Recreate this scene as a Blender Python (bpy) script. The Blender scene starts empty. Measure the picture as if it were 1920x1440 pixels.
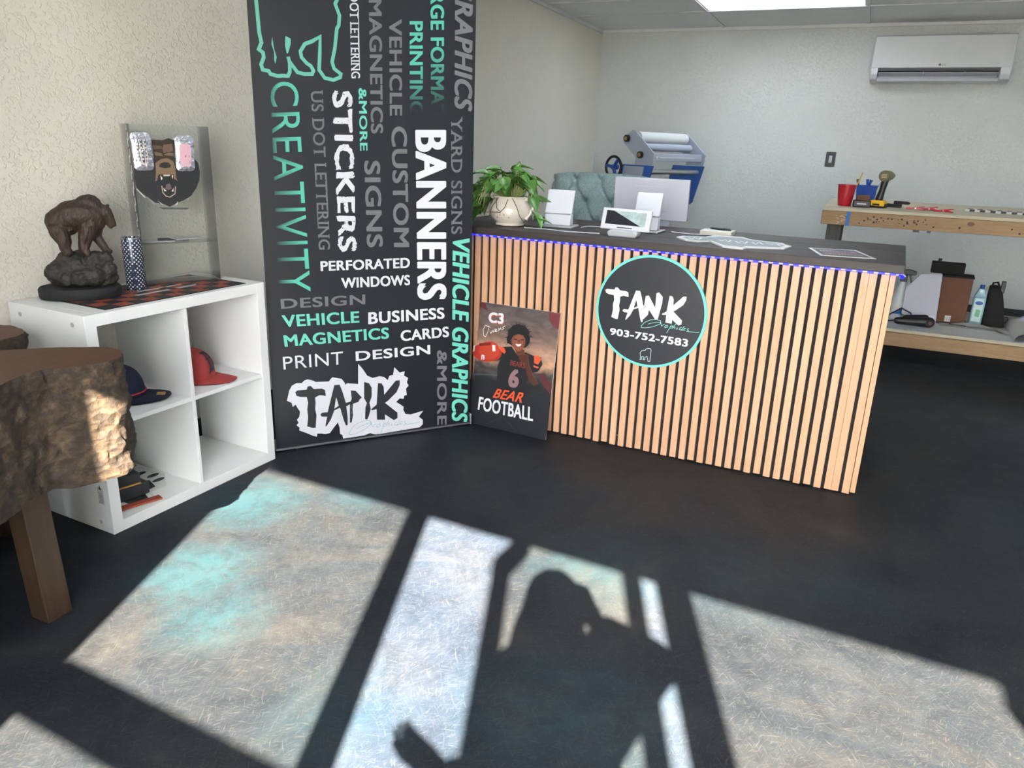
import bpy, bmesh, math, random
from mathutils import Vector, Matrix, noise, Euler
random.seed(7)
SC = bpy.context.scene
COL = SC.collection
PI = math.pi

# ---------------------------------------------------------------- camera, world, sun, exposure
PITCH, ROLL, YAW, CAM_H, FOC = 0.31020, 0.03590, 0.41490, 1.3259, 1407.8
_f = Vector((-math.sin(YAW)*math.cos(PITCH), math.cos(YAW)*math.cos(PITCH), -math.sin(PITCH)))
_r0 = Vector((math.cos(YAW), math.sin(YAW), 0)); _u0 = _r0.cross(_f)
CR = math.cos(ROLL)*_r0 + math.sin(ROLL)*_u0
CU = -math.sin(ROLL)*_r0 + math.cos(ROLL)*_u0
CF = _f
cam_data = bpy.data.cameras.new('camera'); cam = bpy.data.objects.new('camera', cam_data); COL.objects.link(cam)
cam_data.sensor_width = 36.0; cam_data.lens = FOC/1920*36.0; cam_data.clip_start = 0.01; cam_data.clip_end = 200
cam.matrix_world = Matrix(((CR.x, CU.x, -CF.x, 0), (CR.y, CU.y, -CF.y, 0), (CR.z, CU.z, -CF.z, CAM_H), (0, 0, 0, 1)))
SC.camera = cam

world = bpy.data.worlds.new('sky'); SC.world = world; world.use_nodes = True
_bg = world.node_tree.nodes['Background']
_bg.inputs[0].default_value = (0.80, 0.88, 1.0, 1); _bg.inputs[1].default_value = 23.0

SUN_DIR = Vector((-0.52, 1.416, -1.0)).normalized()
sd = bpy.data.lights.new('sun', 'SUN'); sd.energy = 106.0; sd.angle = 0.0093; sd.color = (1.0, 0.975, 0.93)
so = bpy.data.objects.new('sun', sd); COL.objects.link(so)
so.rotation_euler = SUN_DIR.to_track_quat('-Z', 'Y').to_euler(); so.location = (2, -6, 6)

vs = SC.view_settings
SC.display_settings.display_device = 'sRGB'
vs.view_transform = 'Standard'; vs.look = 'None'; vs.exposure = 0.75; vs.gamma = 1.0; vs.use_curve_mapping = False
PANEL_STRENGTH = 6.5
SC.cycles.max_bounces = 8; SC.cycles.transparent_max_bounces = 12; SC.cycles.caustics_refractive = False; SC.cycles.caustics_reflective = False

# ---------------------------------------------------------------- materials
def lin(c):
    if isinstance(c, str):
        c = c.lstrip('#'); c = [int(c[i:i+2], 16)/255 for i in (0, 2, 4)]
    return tuple((v/12.92 if v <= 0.04045 else ((v+0.055)/1.055)**2.4) for v in c[:3])

def newmat(name):
    m = bpy.data.materials.new(name); m.use_nodes = True
    nt = m.node_tree; b = nt.nodes['Principled BSDF']
    return m, nt, b

def N(nt, kind, **kw):
    n = nt.nodes.new(kind)
    for k, v in kw.items():
        if k.startswith('i_'):
            key = k[2:]; key = int(key) if key.isdigit() else key.replace('_', ' ')
            n.inputs[key].default_value = v
        else: setattr(n, k, v)
    return n

def ramp(nt, stops, interp='LINEAR'):
    n = nt.nodes.new('ShaderNodeValToRGB'); cr = n.color_ramp; cr.interpolation = interp
    while len(cr.elements) < len(stops): cr.elements.new(0.5)
    for e, (p, c) in zip(cr.elements, stops): e.position = p; e.color = (*c, 1)
    return n

def mat(name, col, rough=0.5, metal=0.0, var=0.12, scale=8.0, stretch=(1, 1, 1), bump=0.0, bscale=None, spec=0.5, coat=0.0, emit=None, es=0.0, detail=4.0):
    """surface with a little procedural colour variation and optional bump"""
    m, nt, b = newmat(name); c = lin(col)
    tc = N(nt, 'ShaderNodeTexCoord'); mp = N(nt, 'ShaderNodeMapping'); mp.inputs['Scale'].default_value = stretch
    nt.links.new(tc.outputs['Object'], mp.inputs[0])
    no = N(nt, 'ShaderNodeTexNoise', i_Scale=scale, i_Detail=detail, i_Roughness=0.6)
    nt.links.new(mp.outputs[0], no.inputs['Vector'])
    lo = tuple(v*(1-var) for v in c); hi = tuple(min(1, v*(1+var)) for v in c)
    rp = ramp(nt, [(0.3, lo), (0.7, hi)])
    nt.links.new(no.outputs[0], rp.inputs[0]); nt.links.new(rp.outputs[0], b.inputs['Base Color'])
    b.inputs['Roughness'].default_value = rough; b.inputs['Metallic'].default_value = metal
    b.inputs['Specular IOR Level'].default_value = spec; b.inputs['Coat Weight'].default_value = coat
    if emit: b.inputs['Emission Color'].default_value = (*lin(emit), 1); b.inputs['Emission Strength'].default_value = es
    if bump:
        nb = N(nt, 'ShaderNodeTexNoise', i_Scale=bscale or scale*4, i_Detail=5.0); nt.links.new(mp.outputs[0], nb.inputs['Vector'])
        bp = N(nt, 'ShaderNodeBump', i_Strength=bump, i_Distance=0.01)
        nt.links.new(nb.outputs[0], bp.inputs['Height']); nt.links.new(bp.outputs[0], b.inputs['Normal'])
    return m

def wood(name, c1, c2, axis='Z', scale=6.0, rough=0.5, dist=1.5, knots=False):
    m, nt, b = newmat(name)
    tc = N(nt, 'ShaderNodeTexCoord'); mp = N(nt, 'ShaderNodeMapping')
    st = {'X': (0.12, 1, 1), 'Y': (1, 0.12, 1), 'Z': (1, 1, 0.05)}[axis]
    mp.inputs['Scale'].default_value = st; nt.links.new(tc.outputs['Object'], mp.inputs[0])
    n1 = N(nt, 'ShaderNodeTexNoise', i_Scale=scale*8, i_Detail=6.0, i_Roughness=0.7, i_Distortion=dist); nt.links.new(mp.outputs[0], n1.inputs['Vector'])
    n2 = N(nt, 'ShaderNodeTexNoise', i_Scale=scale*1.3, i_Detail=2.0); nt.links.new(mp.outputs[0], n2.inputs['Vector'])
    mx = N(nt, 'ShaderNodeMath', operation='MULTIPLY_ADD'); mx.inputs[1].default_value = 0.6; nt.links.new(n1.outputs[0], mx.inputs[0])
    m2 = N(nt, 'ShaderNodeMath', operation='MULTIPLY'); m2.inputs[1].default_value = 0.4; nt.links.new(n2.outputs[0], m2.inputs[0]); nt.links.new(m2.outputs[0], mx.inputs[2])
    rp = ramp(nt, [(0.3, lin(c1)), (0.5, tuple((x+y)/2 for x, y in zip(lin(c1), lin(c2)))), (0.68, lin(c2))]); nt.links.new(mx.outputs[0], rp.inputs[0])
    nt.links.new(rp.outputs[0], b.inputs['Base Color']); b.inputs['Roughness'].default_value = rough
    bp = N(nt, 'ShaderNodeBump', i_Strength=0.15, i_Distance=0.003); nt.links.new(n1.outputs[0], bp.inputs['Height']); nt.links.new(bp.outputs[0], b.inputs['Normal'])
    return m

def wall_mat(name, col, cell=60.0, strength=0.5):
    """painted knock-down plaster"""
    m, nt, b = newmat(name)
    tc = N(nt, 'ShaderNodeTexCoord')
    n1 = N(nt, 'ShaderNodeTexNoise', i_Scale=cell, i_Detail=3.0, i_Roughness=0.55, i_Distortion=0.6); nt.links.new(tc.outputs['Object'], n1.inputs['Vector'])
    r1 = ramp(nt, [(0.50, (0, 0, 0)), (0.62, (1, 1, 1))]); nt.links.new(n1.outputs[0], r1.inputs[0])
    n2 = N(nt, 'ShaderNodeTexNoise', i_Scale=cell*3, i_Detail=2.0); nt.links.new(tc.outputs['Object'], n2.inputs['Vector'])
    ad = N(nt, 'ShaderNodeMath', operation='MULTIPLY_ADD'); ad.inputs[1].default_value = 0.25
    nt.links.new(n2.outputs[0], ad.inputs[0]); nt.links.new(r1.outputs[0], ad.inputs[2])
    bp = N(nt, 'ShaderNodeBump', i_Strength=strength, i_Distance=0.004); nt.links.new(ad.outputs[0], bp.inputs['Height']); nt.links.new(bp.outputs[0], b.inputs['Normal'])
    n3 = N(nt, 'ShaderNodeTexNoise', i_Scale=1.1, i_Detail=3.0); nt.links.new(tc.outputs['Object'], n3.inputs['Vector'])
    c = lin(col); rp = ramp(nt, [(0.35, tuple(v*0.95 for v in c)), (0.65, tuple(v*1.03 for v in c))]); nt.links.new(n3.outputs[0], rp.inputs[0])
    nt.links.new(rp.outputs[0], b.inputs['Base Color']); b.inputs['Roughness'].default_value = 0.6; b.inputs['Specular IOR Level'].default_value = 0.35
    return m

def floor_mat():
    m, nt, b = newmat('stained_concrete')
    L = nt.links.new
    tc = N(nt, 'ShaderNodeTexCoord'); P = tc.outputs['Object']
    n1 = N(nt, 'ShaderNodeTexNoise', i_Scale=1.5, i_Detail=9.0, i_Roughness=0.65, i_Distortion=1.4); L(P, n1.inputs['Vector'])
    r1 = ramp(nt, [(0.30, lin('#1b2026')), (0.46, lin('#22272d')), (0.60, lin('#2a2c2f')), (0.78, lin('#383837'))]); L(n1.outputs[0], r1.inputs[0])
    # trowel mottling, then hair-fine scratches sweeping in several directions
    n2 = N(nt, 'ShaderNodeTexNoise', i_Scale=6.0, i_Detail=10.0, i_Roughness=0.82, i_Distortion=0.8); L(P, n2.inputs['Vector'])
    r2 = ramp(nt, [(0.36, (0.72, 0.72, 0.74)), (0.52, (1.0, 1.0, 1.0)), (0.68, (1.32, 1.3, 1.26))]); L(n2.outputs[0], r2.inputs[0])
    mu = N(nt, 'ShaderNodeMix', data_type='RGBA', blend_type='MULTIPLY'); mu.inputs[0].default_value = 1.0
    L(r1.outputs[0], mu.inputs[6]); L(r2.outputs[0], mu.inputs[7])
    warp = N(nt, 'ShaderNodeTexNoise', i_Scale=2.3, i_Detail=2.0); L(P, warp.inputs['Vector'])
    wa = N(nt, 'ShaderNodeVectorMath', operation='MULTIPLY_ADD'); wa.inputs[1].default_value = (0.22, 0.22, 0); L(warp.outputs['Color'], wa.inputs[0]); L(P, wa.inputs[2])
    acc = None
    for ang, sc_, st in ((0.3, 20.0, 0.09), (1.25, 26.0, 0.12), (2.2, 17.0, 0.07), (0.8, 34.0, 0.15)):
        mp = N(nt, 'ShaderNodeMapping', vector_type='TEXTURE'); mp.inputs['Rotation'].default_value = (0, 0, ang); mp.inputs['Scale'].default_value = (1.0, st, 1.0); L(wa.outputs[0], mp.inputs[0])
        ns = N(nt, 'ShaderNodeTexNoise', i_Scale=sc_, i_Detail=4.0, i_Roughness=0.7); L(mp.outputs[0], ns.inputs['Vector'])
        rs = ramp(nt, [(0.57, (0, 0, 0)), (0.72, (1, 1, 1))]); L(ns.outputs[0], rs.inputs[0])
        if acc is None: acc = rs.outputs[0]
        else:
            ax = N(nt, 'ShaderNodeMath', operation='MAXIMUM'); L(acc, ax.inputs[0]); L(rs.outputs[0], ax.inputs[1]); acc = ax.outputs[0]
    sc2 = N(nt, 'ShaderNodeMath', operation='MULTIPLY'); sc2.inputs[1].default_value = 0.4; L(acc, sc2.inputs[0])
    mw = N(nt, 'ShaderNodeMix', data_type='RGBA', blend_type='MIX'); L(sc2.outputs[0], mw.inputs[0]); L(mu.outputs[2], mw.inputs[6]); mw.inputs[7].default_value = (*lin('#54514c'), 1)
    # turquoise dye pools
    spots = [(-1.93, 1.95, 0.26, 1.0), (-1.72, 1.50, 0.24, 1.0), (-1.50, 1.35, 0.20, 0.7), (-0.60, 2.15, 0.32, 0.5), (-0.20, 2.30, 0.35, 0.35), (0.10, 2.35, 0.30, 0.35), (-0.45, 1.45, 0.35, 0.4), (0.75, 3.2, 0.4, 0.3), (1.1, 4.2, 0.5, 0.3), (-1.0, 2.55, 0.4, 0.2), (-1.6, 2.2, 0.2, 0.4), (-0.95, 1.2, 0.25, 0.25)]
    nn = N(nt, 'ShaderNodeTexNoise', i_Scale=11.0, i_Detail=9.0, i_Roughness=0.75, i_Distortion=0.5); L(P, nn.inputs['Vector'])
    prev = None
    for (x, y, rad, amt) in spots:
        d = N(nt, 'ShaderNodeVectorMath', operation='DISTANCE'); L(P, d.inputs[0]); d.inputs[1].default_value = (x, y, 0)
        mr = N(nt, 'ShaderNodeMapRange'); mr.inputs[1].default_value = rad; mr.inputs[2].default_value = 0.0; mr.inputs[3].default_value = 0.0; mr.inputs[4].default_value = amt
        L(d.outputs['Value'], mr.inputs[0])
        if prev is None: prev = mr.outputs[0]
        else:
            mxx = N(nt, 'ShaderNodeMath', operation='MAXIMUM'); L(prev, mxx.inputs[0]); L(mr.outputs[0], mxx.inputs[1]); prev = mxx.outputs[0]
    mm = N(nt, 'ShaderNodeMath', operation='MULTIPLY'); L(prev, mm.inputs[0])
    rn = ramp(nt, [(0.32, (0.1, 0.1, 0.1)), (0.75, (1.5, 1.5, 1.5))]); L(nn.outputs[0], rn.inputs[0]); L(rn.outputs[0], mm.inputs[1])
    cl = N(nt, 'ShaderNodeMath', operation='MINIMUM'); cl.inputs[1].default_value = 0.6; L(mm.outputs[0], cl.inputs[0])
    te = N(nt, 'ShaderNodeMix', data_type='RGBA', blend_type='MIX'); L(cl.outputs[0], te.inputs[0]); L(mw.outputs[2], te.inputs[6]); te.inputs[7].default_value = (*lin('#28454d'), 1)
    L(te.outputs[2], b.inputs['Base Color'])
    rr = ramp(nt, [(0.3, (0.42,)*3), (0.7, (0.62,)*3)]); L(n2.outputs[0], rr.inputs[0]); L(rr.outputs[0], b.inputs['Roughness'])
    b.inputs['Specular IOR Level'].default_value = 0.13
    bp = N(nt, 'ShaderNodeBump', i_Strength=0.12, i_Distance=0.004); L(n2.outputs[0], bp.inputs['Height']); L(bp.outputs[0], b.inputs['Normal'])
    return m

def print_mat(name='printed_ink', rough=0.42):
    m, nt, b = newmat(name)
    a = N(nt, 'ShaderNodeAttribute', attribute_name='Col'); nt.links.new(a.outputs['Color'], b.inputs['Base Color'])
    b.inputs['Roughness'].default_value = rough
    return m

def glass_mat(name, tint, gloss=0.08):
    m, nt, b = newmat(name)
    tr = N(nt, 'ShaderNodeBsdfTransparent'); tr.inputs[0].default_value = (*tint, 1)
    gl = N(nt, 'ShaderNodeBsdfGlossy'); gl.inputs['Roughness'].default_value = 0.02
    fr = N(nt, 'ShaderNodeFresnel'); fr.inputs[0].default_value = 1.45
    mu = N(nt, 'ShaderNodeMath', operation='MULTIPLY'); mu.inputs[1].default_value = gloss/0.08; nt.links.new(fr.outputs[0], mu.inputs[0])
    mx = N(nt, 'ShaderNodeMixShader'); nt.links.new(mu.outputs[0], mx.inputs[0]); nt.links.new(tr.outputs[0], mx.inputs[1]); nt.links.new(gl.outputs[0], mx.inputs[2])
    nt.links.new(mx.outputs[0], nt.nodes['Material Output'].inputs[0])
    return m

def bark_mat():
    m, nt, b = newmat('bark'); L = nt.links.new
    tc = N(nt, 'ShaderNodeTexCoord'); P = tc.outputs['Object']
    n1 = N(nt, 'ShaderNodeTexNoise', i_Scale=24.0, i_Detail=8.0, i_Roughness=0.75, i_Distortion=0.3); L(P, n1.inputs['Vector'])
    r1 = ramp(nt, [(0.30, lin('#1a140f')), (0.48, lin('#32271d')), (0.60, lin('#4c3d2d')), (0.75, lin('#6a563f'))]); L(n1.outputs[0], r1.inputs[0]); L(r1.outputs[0], b.inputs['Base Color'])
    v = N(nt, 'ShaderNodeTexVoronoi', i_Scale=30.0); mp = N(nt, 'ShaderNodeMapping'); mp.inputs['Scale'].default_value = (1, 1, 1.8); L(P, mp.inputs[0]); L(mp.outputs[0], v.inputs['Vector'])
    ad = N(nt, 'ShaderNodeMath', operation='ADD'); L(n1.outputs[0], ad.inputs[0]); L(v.outputs[0], ad.inputs[1])
    bp = N(nt, 'ShaderNodeBump', i_Strength=0.7, i_Distance=0.012); L(ad.outputs[0], bp.inputs['Height']); L(bp.outputs[0], b.inputs['Normal'])
    b.inputs['Roughness'].default_value = 0.75
    return m

M = {}
def setup_materials():
    M['wall'] = wall_mat('wall_paint', '#cdd1ce')
    M['wall_left'] = wall_mat('wall_paint_left', '#e8e3d6', 60.0, 0.5)
    M['floor'] = floor_mat()
    M['tile'] = mat('ceiling_tile', '#e2e3e3', 0.85, var=0.05, scale=60, bump=0.35, bscale=120)
    M['grid'] = mat('ceiling_grid', '#d8d9da', 0.5, var=0.03)
    M['dark_gap'] = mat('dark_gap', '#202228', 0.9)
    M['baseboard'] = mat('dark_baseboard', '#2a2a2c', 0.6)
    M['frame'] = mat('bronze_frame', '#3a3634', 0.45, metal=0.4)
    M['glass_tint'] = glass_mat('tinted_glass', (0.88, 0.83, 0.75))
    M['pave'] = mat('pavement', '#8f8c85', 0.9, scale=3)
    M['white'] = mat('white_melamine', '#e9e9e8', 0.45, var=0.03, scale=3)
    M['white_plastic'] = mat('white_plastic', '#c6c8d0', 0.35, var=0.02)
    M['monitor_back'] = mat('monitor_shell', '#b4b5bf', 0.35, var=0.02)
    M['white_gloss'] = mat('white_gloss_plastic', '#d4d6d8', 0.14, var=0.02)
    M['grey_plastic'] = mat('grey_plastic', '#a9adb3', 0.4, var=0.04)
    M['black_plastic'] = mat('black_plastic', '#191a1d', 0.45, var=0.2)
    M['black_rubber'] = mat('black_rubber', '#101114', 0.7, var=0.2)
    M['black_matte'] = mat('black_felt', '#1b1a1b', 0.9, var=0.15)
    M['oak'] = wood('oak_veneer', '#c3926e', '#e1b493', 'Z', 7.0, 0.45)
    M['counter_top'] = wood('dark_stained_plank', '#1a1615', '#3d3634', 'X', 6.0, 0.55)
    M['pine'] = wood('pine_lumber', '#866747', '#ab8c68', 'X', 5.0, 0.65)
    M['pine_grey'] = wood('weathered_lumber', '#3d3b39', '#625e5a', 'Z', 5.0, 0.7)
    M['ply'] = wood('plywood_sheet', '#a59b84', '#c4bba3', 'X', 4.0, 0.55)
    M['bark'] = bark_mat()
    M['stump_top'] = wood('polished_slab', '#3a2214', '#5f3a22', 'Y', 4.0, 0.6, 2.5)
    M['leg_wood'] = wood('dark_leg_wood', '#271c14', '#463424', 'Z', 6.0, 0.5)
    M['silver'] = mat('silver_metal', '#c9ccd0', 0.3, metal=0.9, var=0.05)
    M['chrome'] = mat('polished_metal', '#d8dbe0', 0.15, metal=1.0, var=0.03)
    M['banner'] = mat('banner_vinyl', '#1d2127', 0.33, var=0.06, scale=2, spec=0.6)
    M['ink'] = print_mat()
    M['ink_matte'] = print_mat('printed_paper', 0.6)
    M['led_blue'] = mat('led_diode', '#1010ff', 0.4, emit='#1212ff', es=4.0)
    M['led_strip'] = mat('led_strip_film', '#b9b0e6', 0.3, emit='#6a66ff', es=0.25)
    M['teal'] = mat('teal_rim', '#6fd3c8', 0.4, var=0.03)
    M['sign_black'] = mat('sign_panel', '#23252d', 0.4, var=0.05)
    M['ceramic'] = mat('glazed_ceramic', '#d8cfc4', 0.15, var=0.05, coat=0.5)
    M['soil'] = mat('potting_soil', '#1e1712', 0.95, var=0.4, scale=60, bump=0.8)
    M['leaf'] = mat('leaf_green', '#4f7a36', 0.38, var=0.45, scale=9)
    M['stem'] = mat('stem_green', '#8a9a55', 0.5, var=0.2)
    M['vine'] = mat('brown_vine', '#4a4030', 0.6, var=0.2)
    M['fabric'] = mat('grey_green_fabric', '#8b9f9f', 0.95, var=0.25, scale=120, bump=0.3, bscale=300)
    M['screen'] = mat('dark_screen', '#23252c', 0.12, var=0.05, coat=0.3)
    M['screen_glare'] = mat('painted_screen_glare', '#a9bcbc', 0.2, var=0.3, scale=18)  # pale colour standing in for the glare across the dark screen
    M['blue_paint'] = mat('blue_enamel', '#2a5fae', 0.35, var=0.06)
    M['machine_grey'] = mat('machine_grey', '#a3aaba', 0.4, var=0.04)
    M['roller'] = mat('rubber_roller_white', '#c9cfce', 0.45, var=0.03)
    M['brass'] = mat('brass', '#a3925a', 0.3, metal=0.8, var=0.1)
    M['red_plastic'] = mat('red_plastic', '#b3202e', 0.35, var=0.06)
    M['blue_plastic'] = mat('blue_plastic', '#2550a8', 0.4, var=0.08)
    M['blue_tape'] = mat('blue_tape', '#2f6cb5', 0.6, var=0.06)
    M['yellow'] = mat('tool_yellow', '#e0b21c', 0.4, var=0.06)
    M['olive'] = mat('tool_olive', '#6d6a4a', 0.45, var=0.1)
    M['pencil'] = mat('pencil_paint', '#c9b24e', 0.5)
    M['cardboard'] = mat('cardboard', '#6a4736', 0.85, var=0.1, scale=20)
    M['paper'] = mat('paper', '#d3d3d0', 0.8, var=0.03, scale=4)
    M['paper_grey'] = mat('grey_board', '#b7b7c2', 0.6, var=0.04)
    M['liquid_blue'] = mat('blue_liquid_bottle', '#8fb4c0', 0.25, var=0.08)
    M['clear_plastic'] = mat('milky_plastic', '#cdd2d6', 0.3, var=0.04)
    M['label_blue'] = mat('label_blue', '#1f4fa0', 0.4)
    M['label_green'] = mat('label_green', '#9cc6b4', 0.4)
    M['bronze'] = mat('bronze_fur', '#33231c', 0.55, var=0.4, scale=40, stretch=(1, 1, 0.35), bump=0.6, bscale=110)
    M['rock'] = mat('bronze_rock', '#2a2723', 0.6, var=0.45, scale=30, bump=0.6, bscale=70)
    M['base_black'] = mat('rough_black', '#15181a', 0.75, var=0.2, scale=40, bump=0.4, bscale=80)
    M['acrylic'] = glass_mat('clear_acrylic', (0.985, 0.99, 0.988), 0.05)
    M['acrylic_edge'] = glass_mat('acrylic_edge', (0.90, 0.915, 0.92), 0.06)
    M['foil'] = mat('crinkled_foil', '#d6d6e4', 0.22, metal=0.85, var=0.15, scale=40, bump=0.5, bscale=60)
    M['navy'] = mat('navy_cotton', '#161e36', 0.9, var=0.12, scale=150, bump=0.2, bscale=300)
    M['coral'] = mat('coral_cotton', '#a03836', 0.85, var=0.08, scale=150, bump=0.2, bscale=300)
    M['cord_red'] = mat('red_cord', '#b53038', 0.7)
    M['tan'] = mat('tan_label', '#b58b4d', 0.5)
    M['box_black'] = mat('black_card', '#24282a', 0.55, var=0.1)
    M['orange_card'] = mat('orange_card', '#96432d', 0.6, var=0.06)
    M['skin'] = mat('skin', '#b98a70', 0.5, var=0.06)
    M['hair'] = mat('brown_hair', '#3a281d', 0.5, var=0.3, scale=60, stretch=(1, 1, 0.1))
    M['jacket'] = mat('dark_jacket', '#2c3040', 0.9, var=0.1, scale=80)
    M['jeans'] = mat('denim', '#35435e', 0.9, var=0.15, scale=90)
    M['panel'] = mat('lamp_diffuser', '#ffffff', 0.5, emit='#eaf4ff', es=PANEL_STRENGTH)
    # patterned tumbler: silver diamonds over navy with dark rosettes
    m, nt, b = newmat('diamond_sleeve'); L = nt.links.new
    tc = N(nt, 'ShaderNodeTexCoord'); sx = N(nt, 'ShaderNodeSeparateXYZ'); L(tc.outputs['Object'], sx.inputs[0])
    at = N(nt, 'ShaderNodeMath', operation='ARCTAN2'); L(sx.outputs[1], at.inputs[0]); L(sx.outputs[0], at.inputs[1])
    def lincomb(a, bz):
        m1 = N(nt, 'ShaderNodeMath', operation='MULTIPLY'); m1.inputs[1].default_value = a; L(at.outputs[0], m1.inputs[0])
        m2 = N(nt, 'ShaderNodeMath', operation='MULTIPLY_ADD'); m2.inputs[1].default_value = bz; L(sx.outputs[2], m2.inputs[0]); L(m1.outputs[0], m2.inputs[2])
        s = N(nt, 'ShaderNodeMath', operation='SINE'); L(m2.outputs[0], s.inputs[0]); return s
    s1, s2 = lincomb(14, 420), lincomb(14, -420)
    mn = N(nt, 'ShaderNodeMath', operation='MINIMUM'); L(s1.outputs[0], mn.inputs[0]); L(s2.outputs[0], mn.inputs[1])
    r = ramp(nt, [(0.0, lin('#30384a')), (0.02, lin('#30384a')), (0.10, lin('#e6eaf2'))]); L(mn.outputs[0], r.inputs[0])
    vo = N(nt, 'ShaderNodeTexVoronoi', i_Scale=36.0, i_Randomness=0.25); L(tc.outputs['Object'], vo.inputs['Vector'])
    r2 = ramp(nt, [(0.30, (1, 1, 1)), (0.36, (0, 0, 0))]); L(vo.outputs[0], r2.inputs[0])
    mx = N(nt, 'ShaderNodeMix', data_type='RGBA'); L(r2.outputs[0], mx.inputs[0]); L(r.outputs[0], mx.inputs[6]); mx.inputs[7].default_value = (*lin('#343c50'), 1)
    L(mx.outputs[2], b.inputs['Base Color']); b.inputs['Roughness'].default_value = 0.25; b.inputs['Metallic'].default_value = 0.35
    M['diamond'] = m
    # poster print: stormy sky with a warm band, dark field below
    m, nt, b = newmat('poster_print'); L = nt.links.new
    tc = N(nt, 'ShaderNodeTexCoord'); sx = N(nt, 'ShaderNodeSeparateXYZ'); L(tc.outputs['Object'], sx.inputs[0])
    no = N(nt, 'ShaderNodeTexNoise', i_Scale=7.0, i_Detail=7.0, i_Distortion=1.5); mp = N(nt, 'ShaderNodeMapping'); mp.inputs['Scale'].default_value = (1, 1, 2.2); L(tc.outputs['Object'], mp.inputs[0]); L(mp.outputs[0], no.inputs['Vector'])
    md = N(nt, 'ShaderNodeMath', operation='MULTIPLY_ADD'); md.inputs[1].default_value = 0.12; L(no.outputs[0], md.inputs[0])
    zz = N(nt, 'ShaderNodeMath', operation='MULTIPLY_ADD'); zz.inputs[1].default_value = 1/0.6; zz.inputs[2].default_value = -0.06; L(sx.outputs[2], zz.inputs[0]); L(zz.outputs[0], md.inputs[2])
    r = ramp(nt, [(0.0, lin('#16191f')), (0.40, lin('#1f2126')), (0.50, lin('#4f4a4a')), (0.57, lin('#b98f72')), (0.65, lin('#c09880')), (0.75, lin('#80685f')), (0.88, lin('#6a5d5a')), (1.0, lin('#5a5152'))]); L(md.outputs[0], r.inputs[0])
    r2 = ramp(nt, [(0.35, (0.55, 0.55, 0.57)), (0.65, (1.25, 1.2, 1.15))]); L(no.outputs[0], r2.inputs[0])
    mx = N(nt, 'ShaderNodeMix', data_type='RGBA', blend_type='MULTIPLY'); mx.inputs[0].default_value = 1.0; L(r.outputs[0], mx.inputs[6]); L(r2.outputs[0], mx.inputs[7])
    L(mx.outputs[2], b.inputs['Base Color']); b.inputs['Roughness'].default_value = 0.45
    M['poster'] = m
setup_materials()

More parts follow.
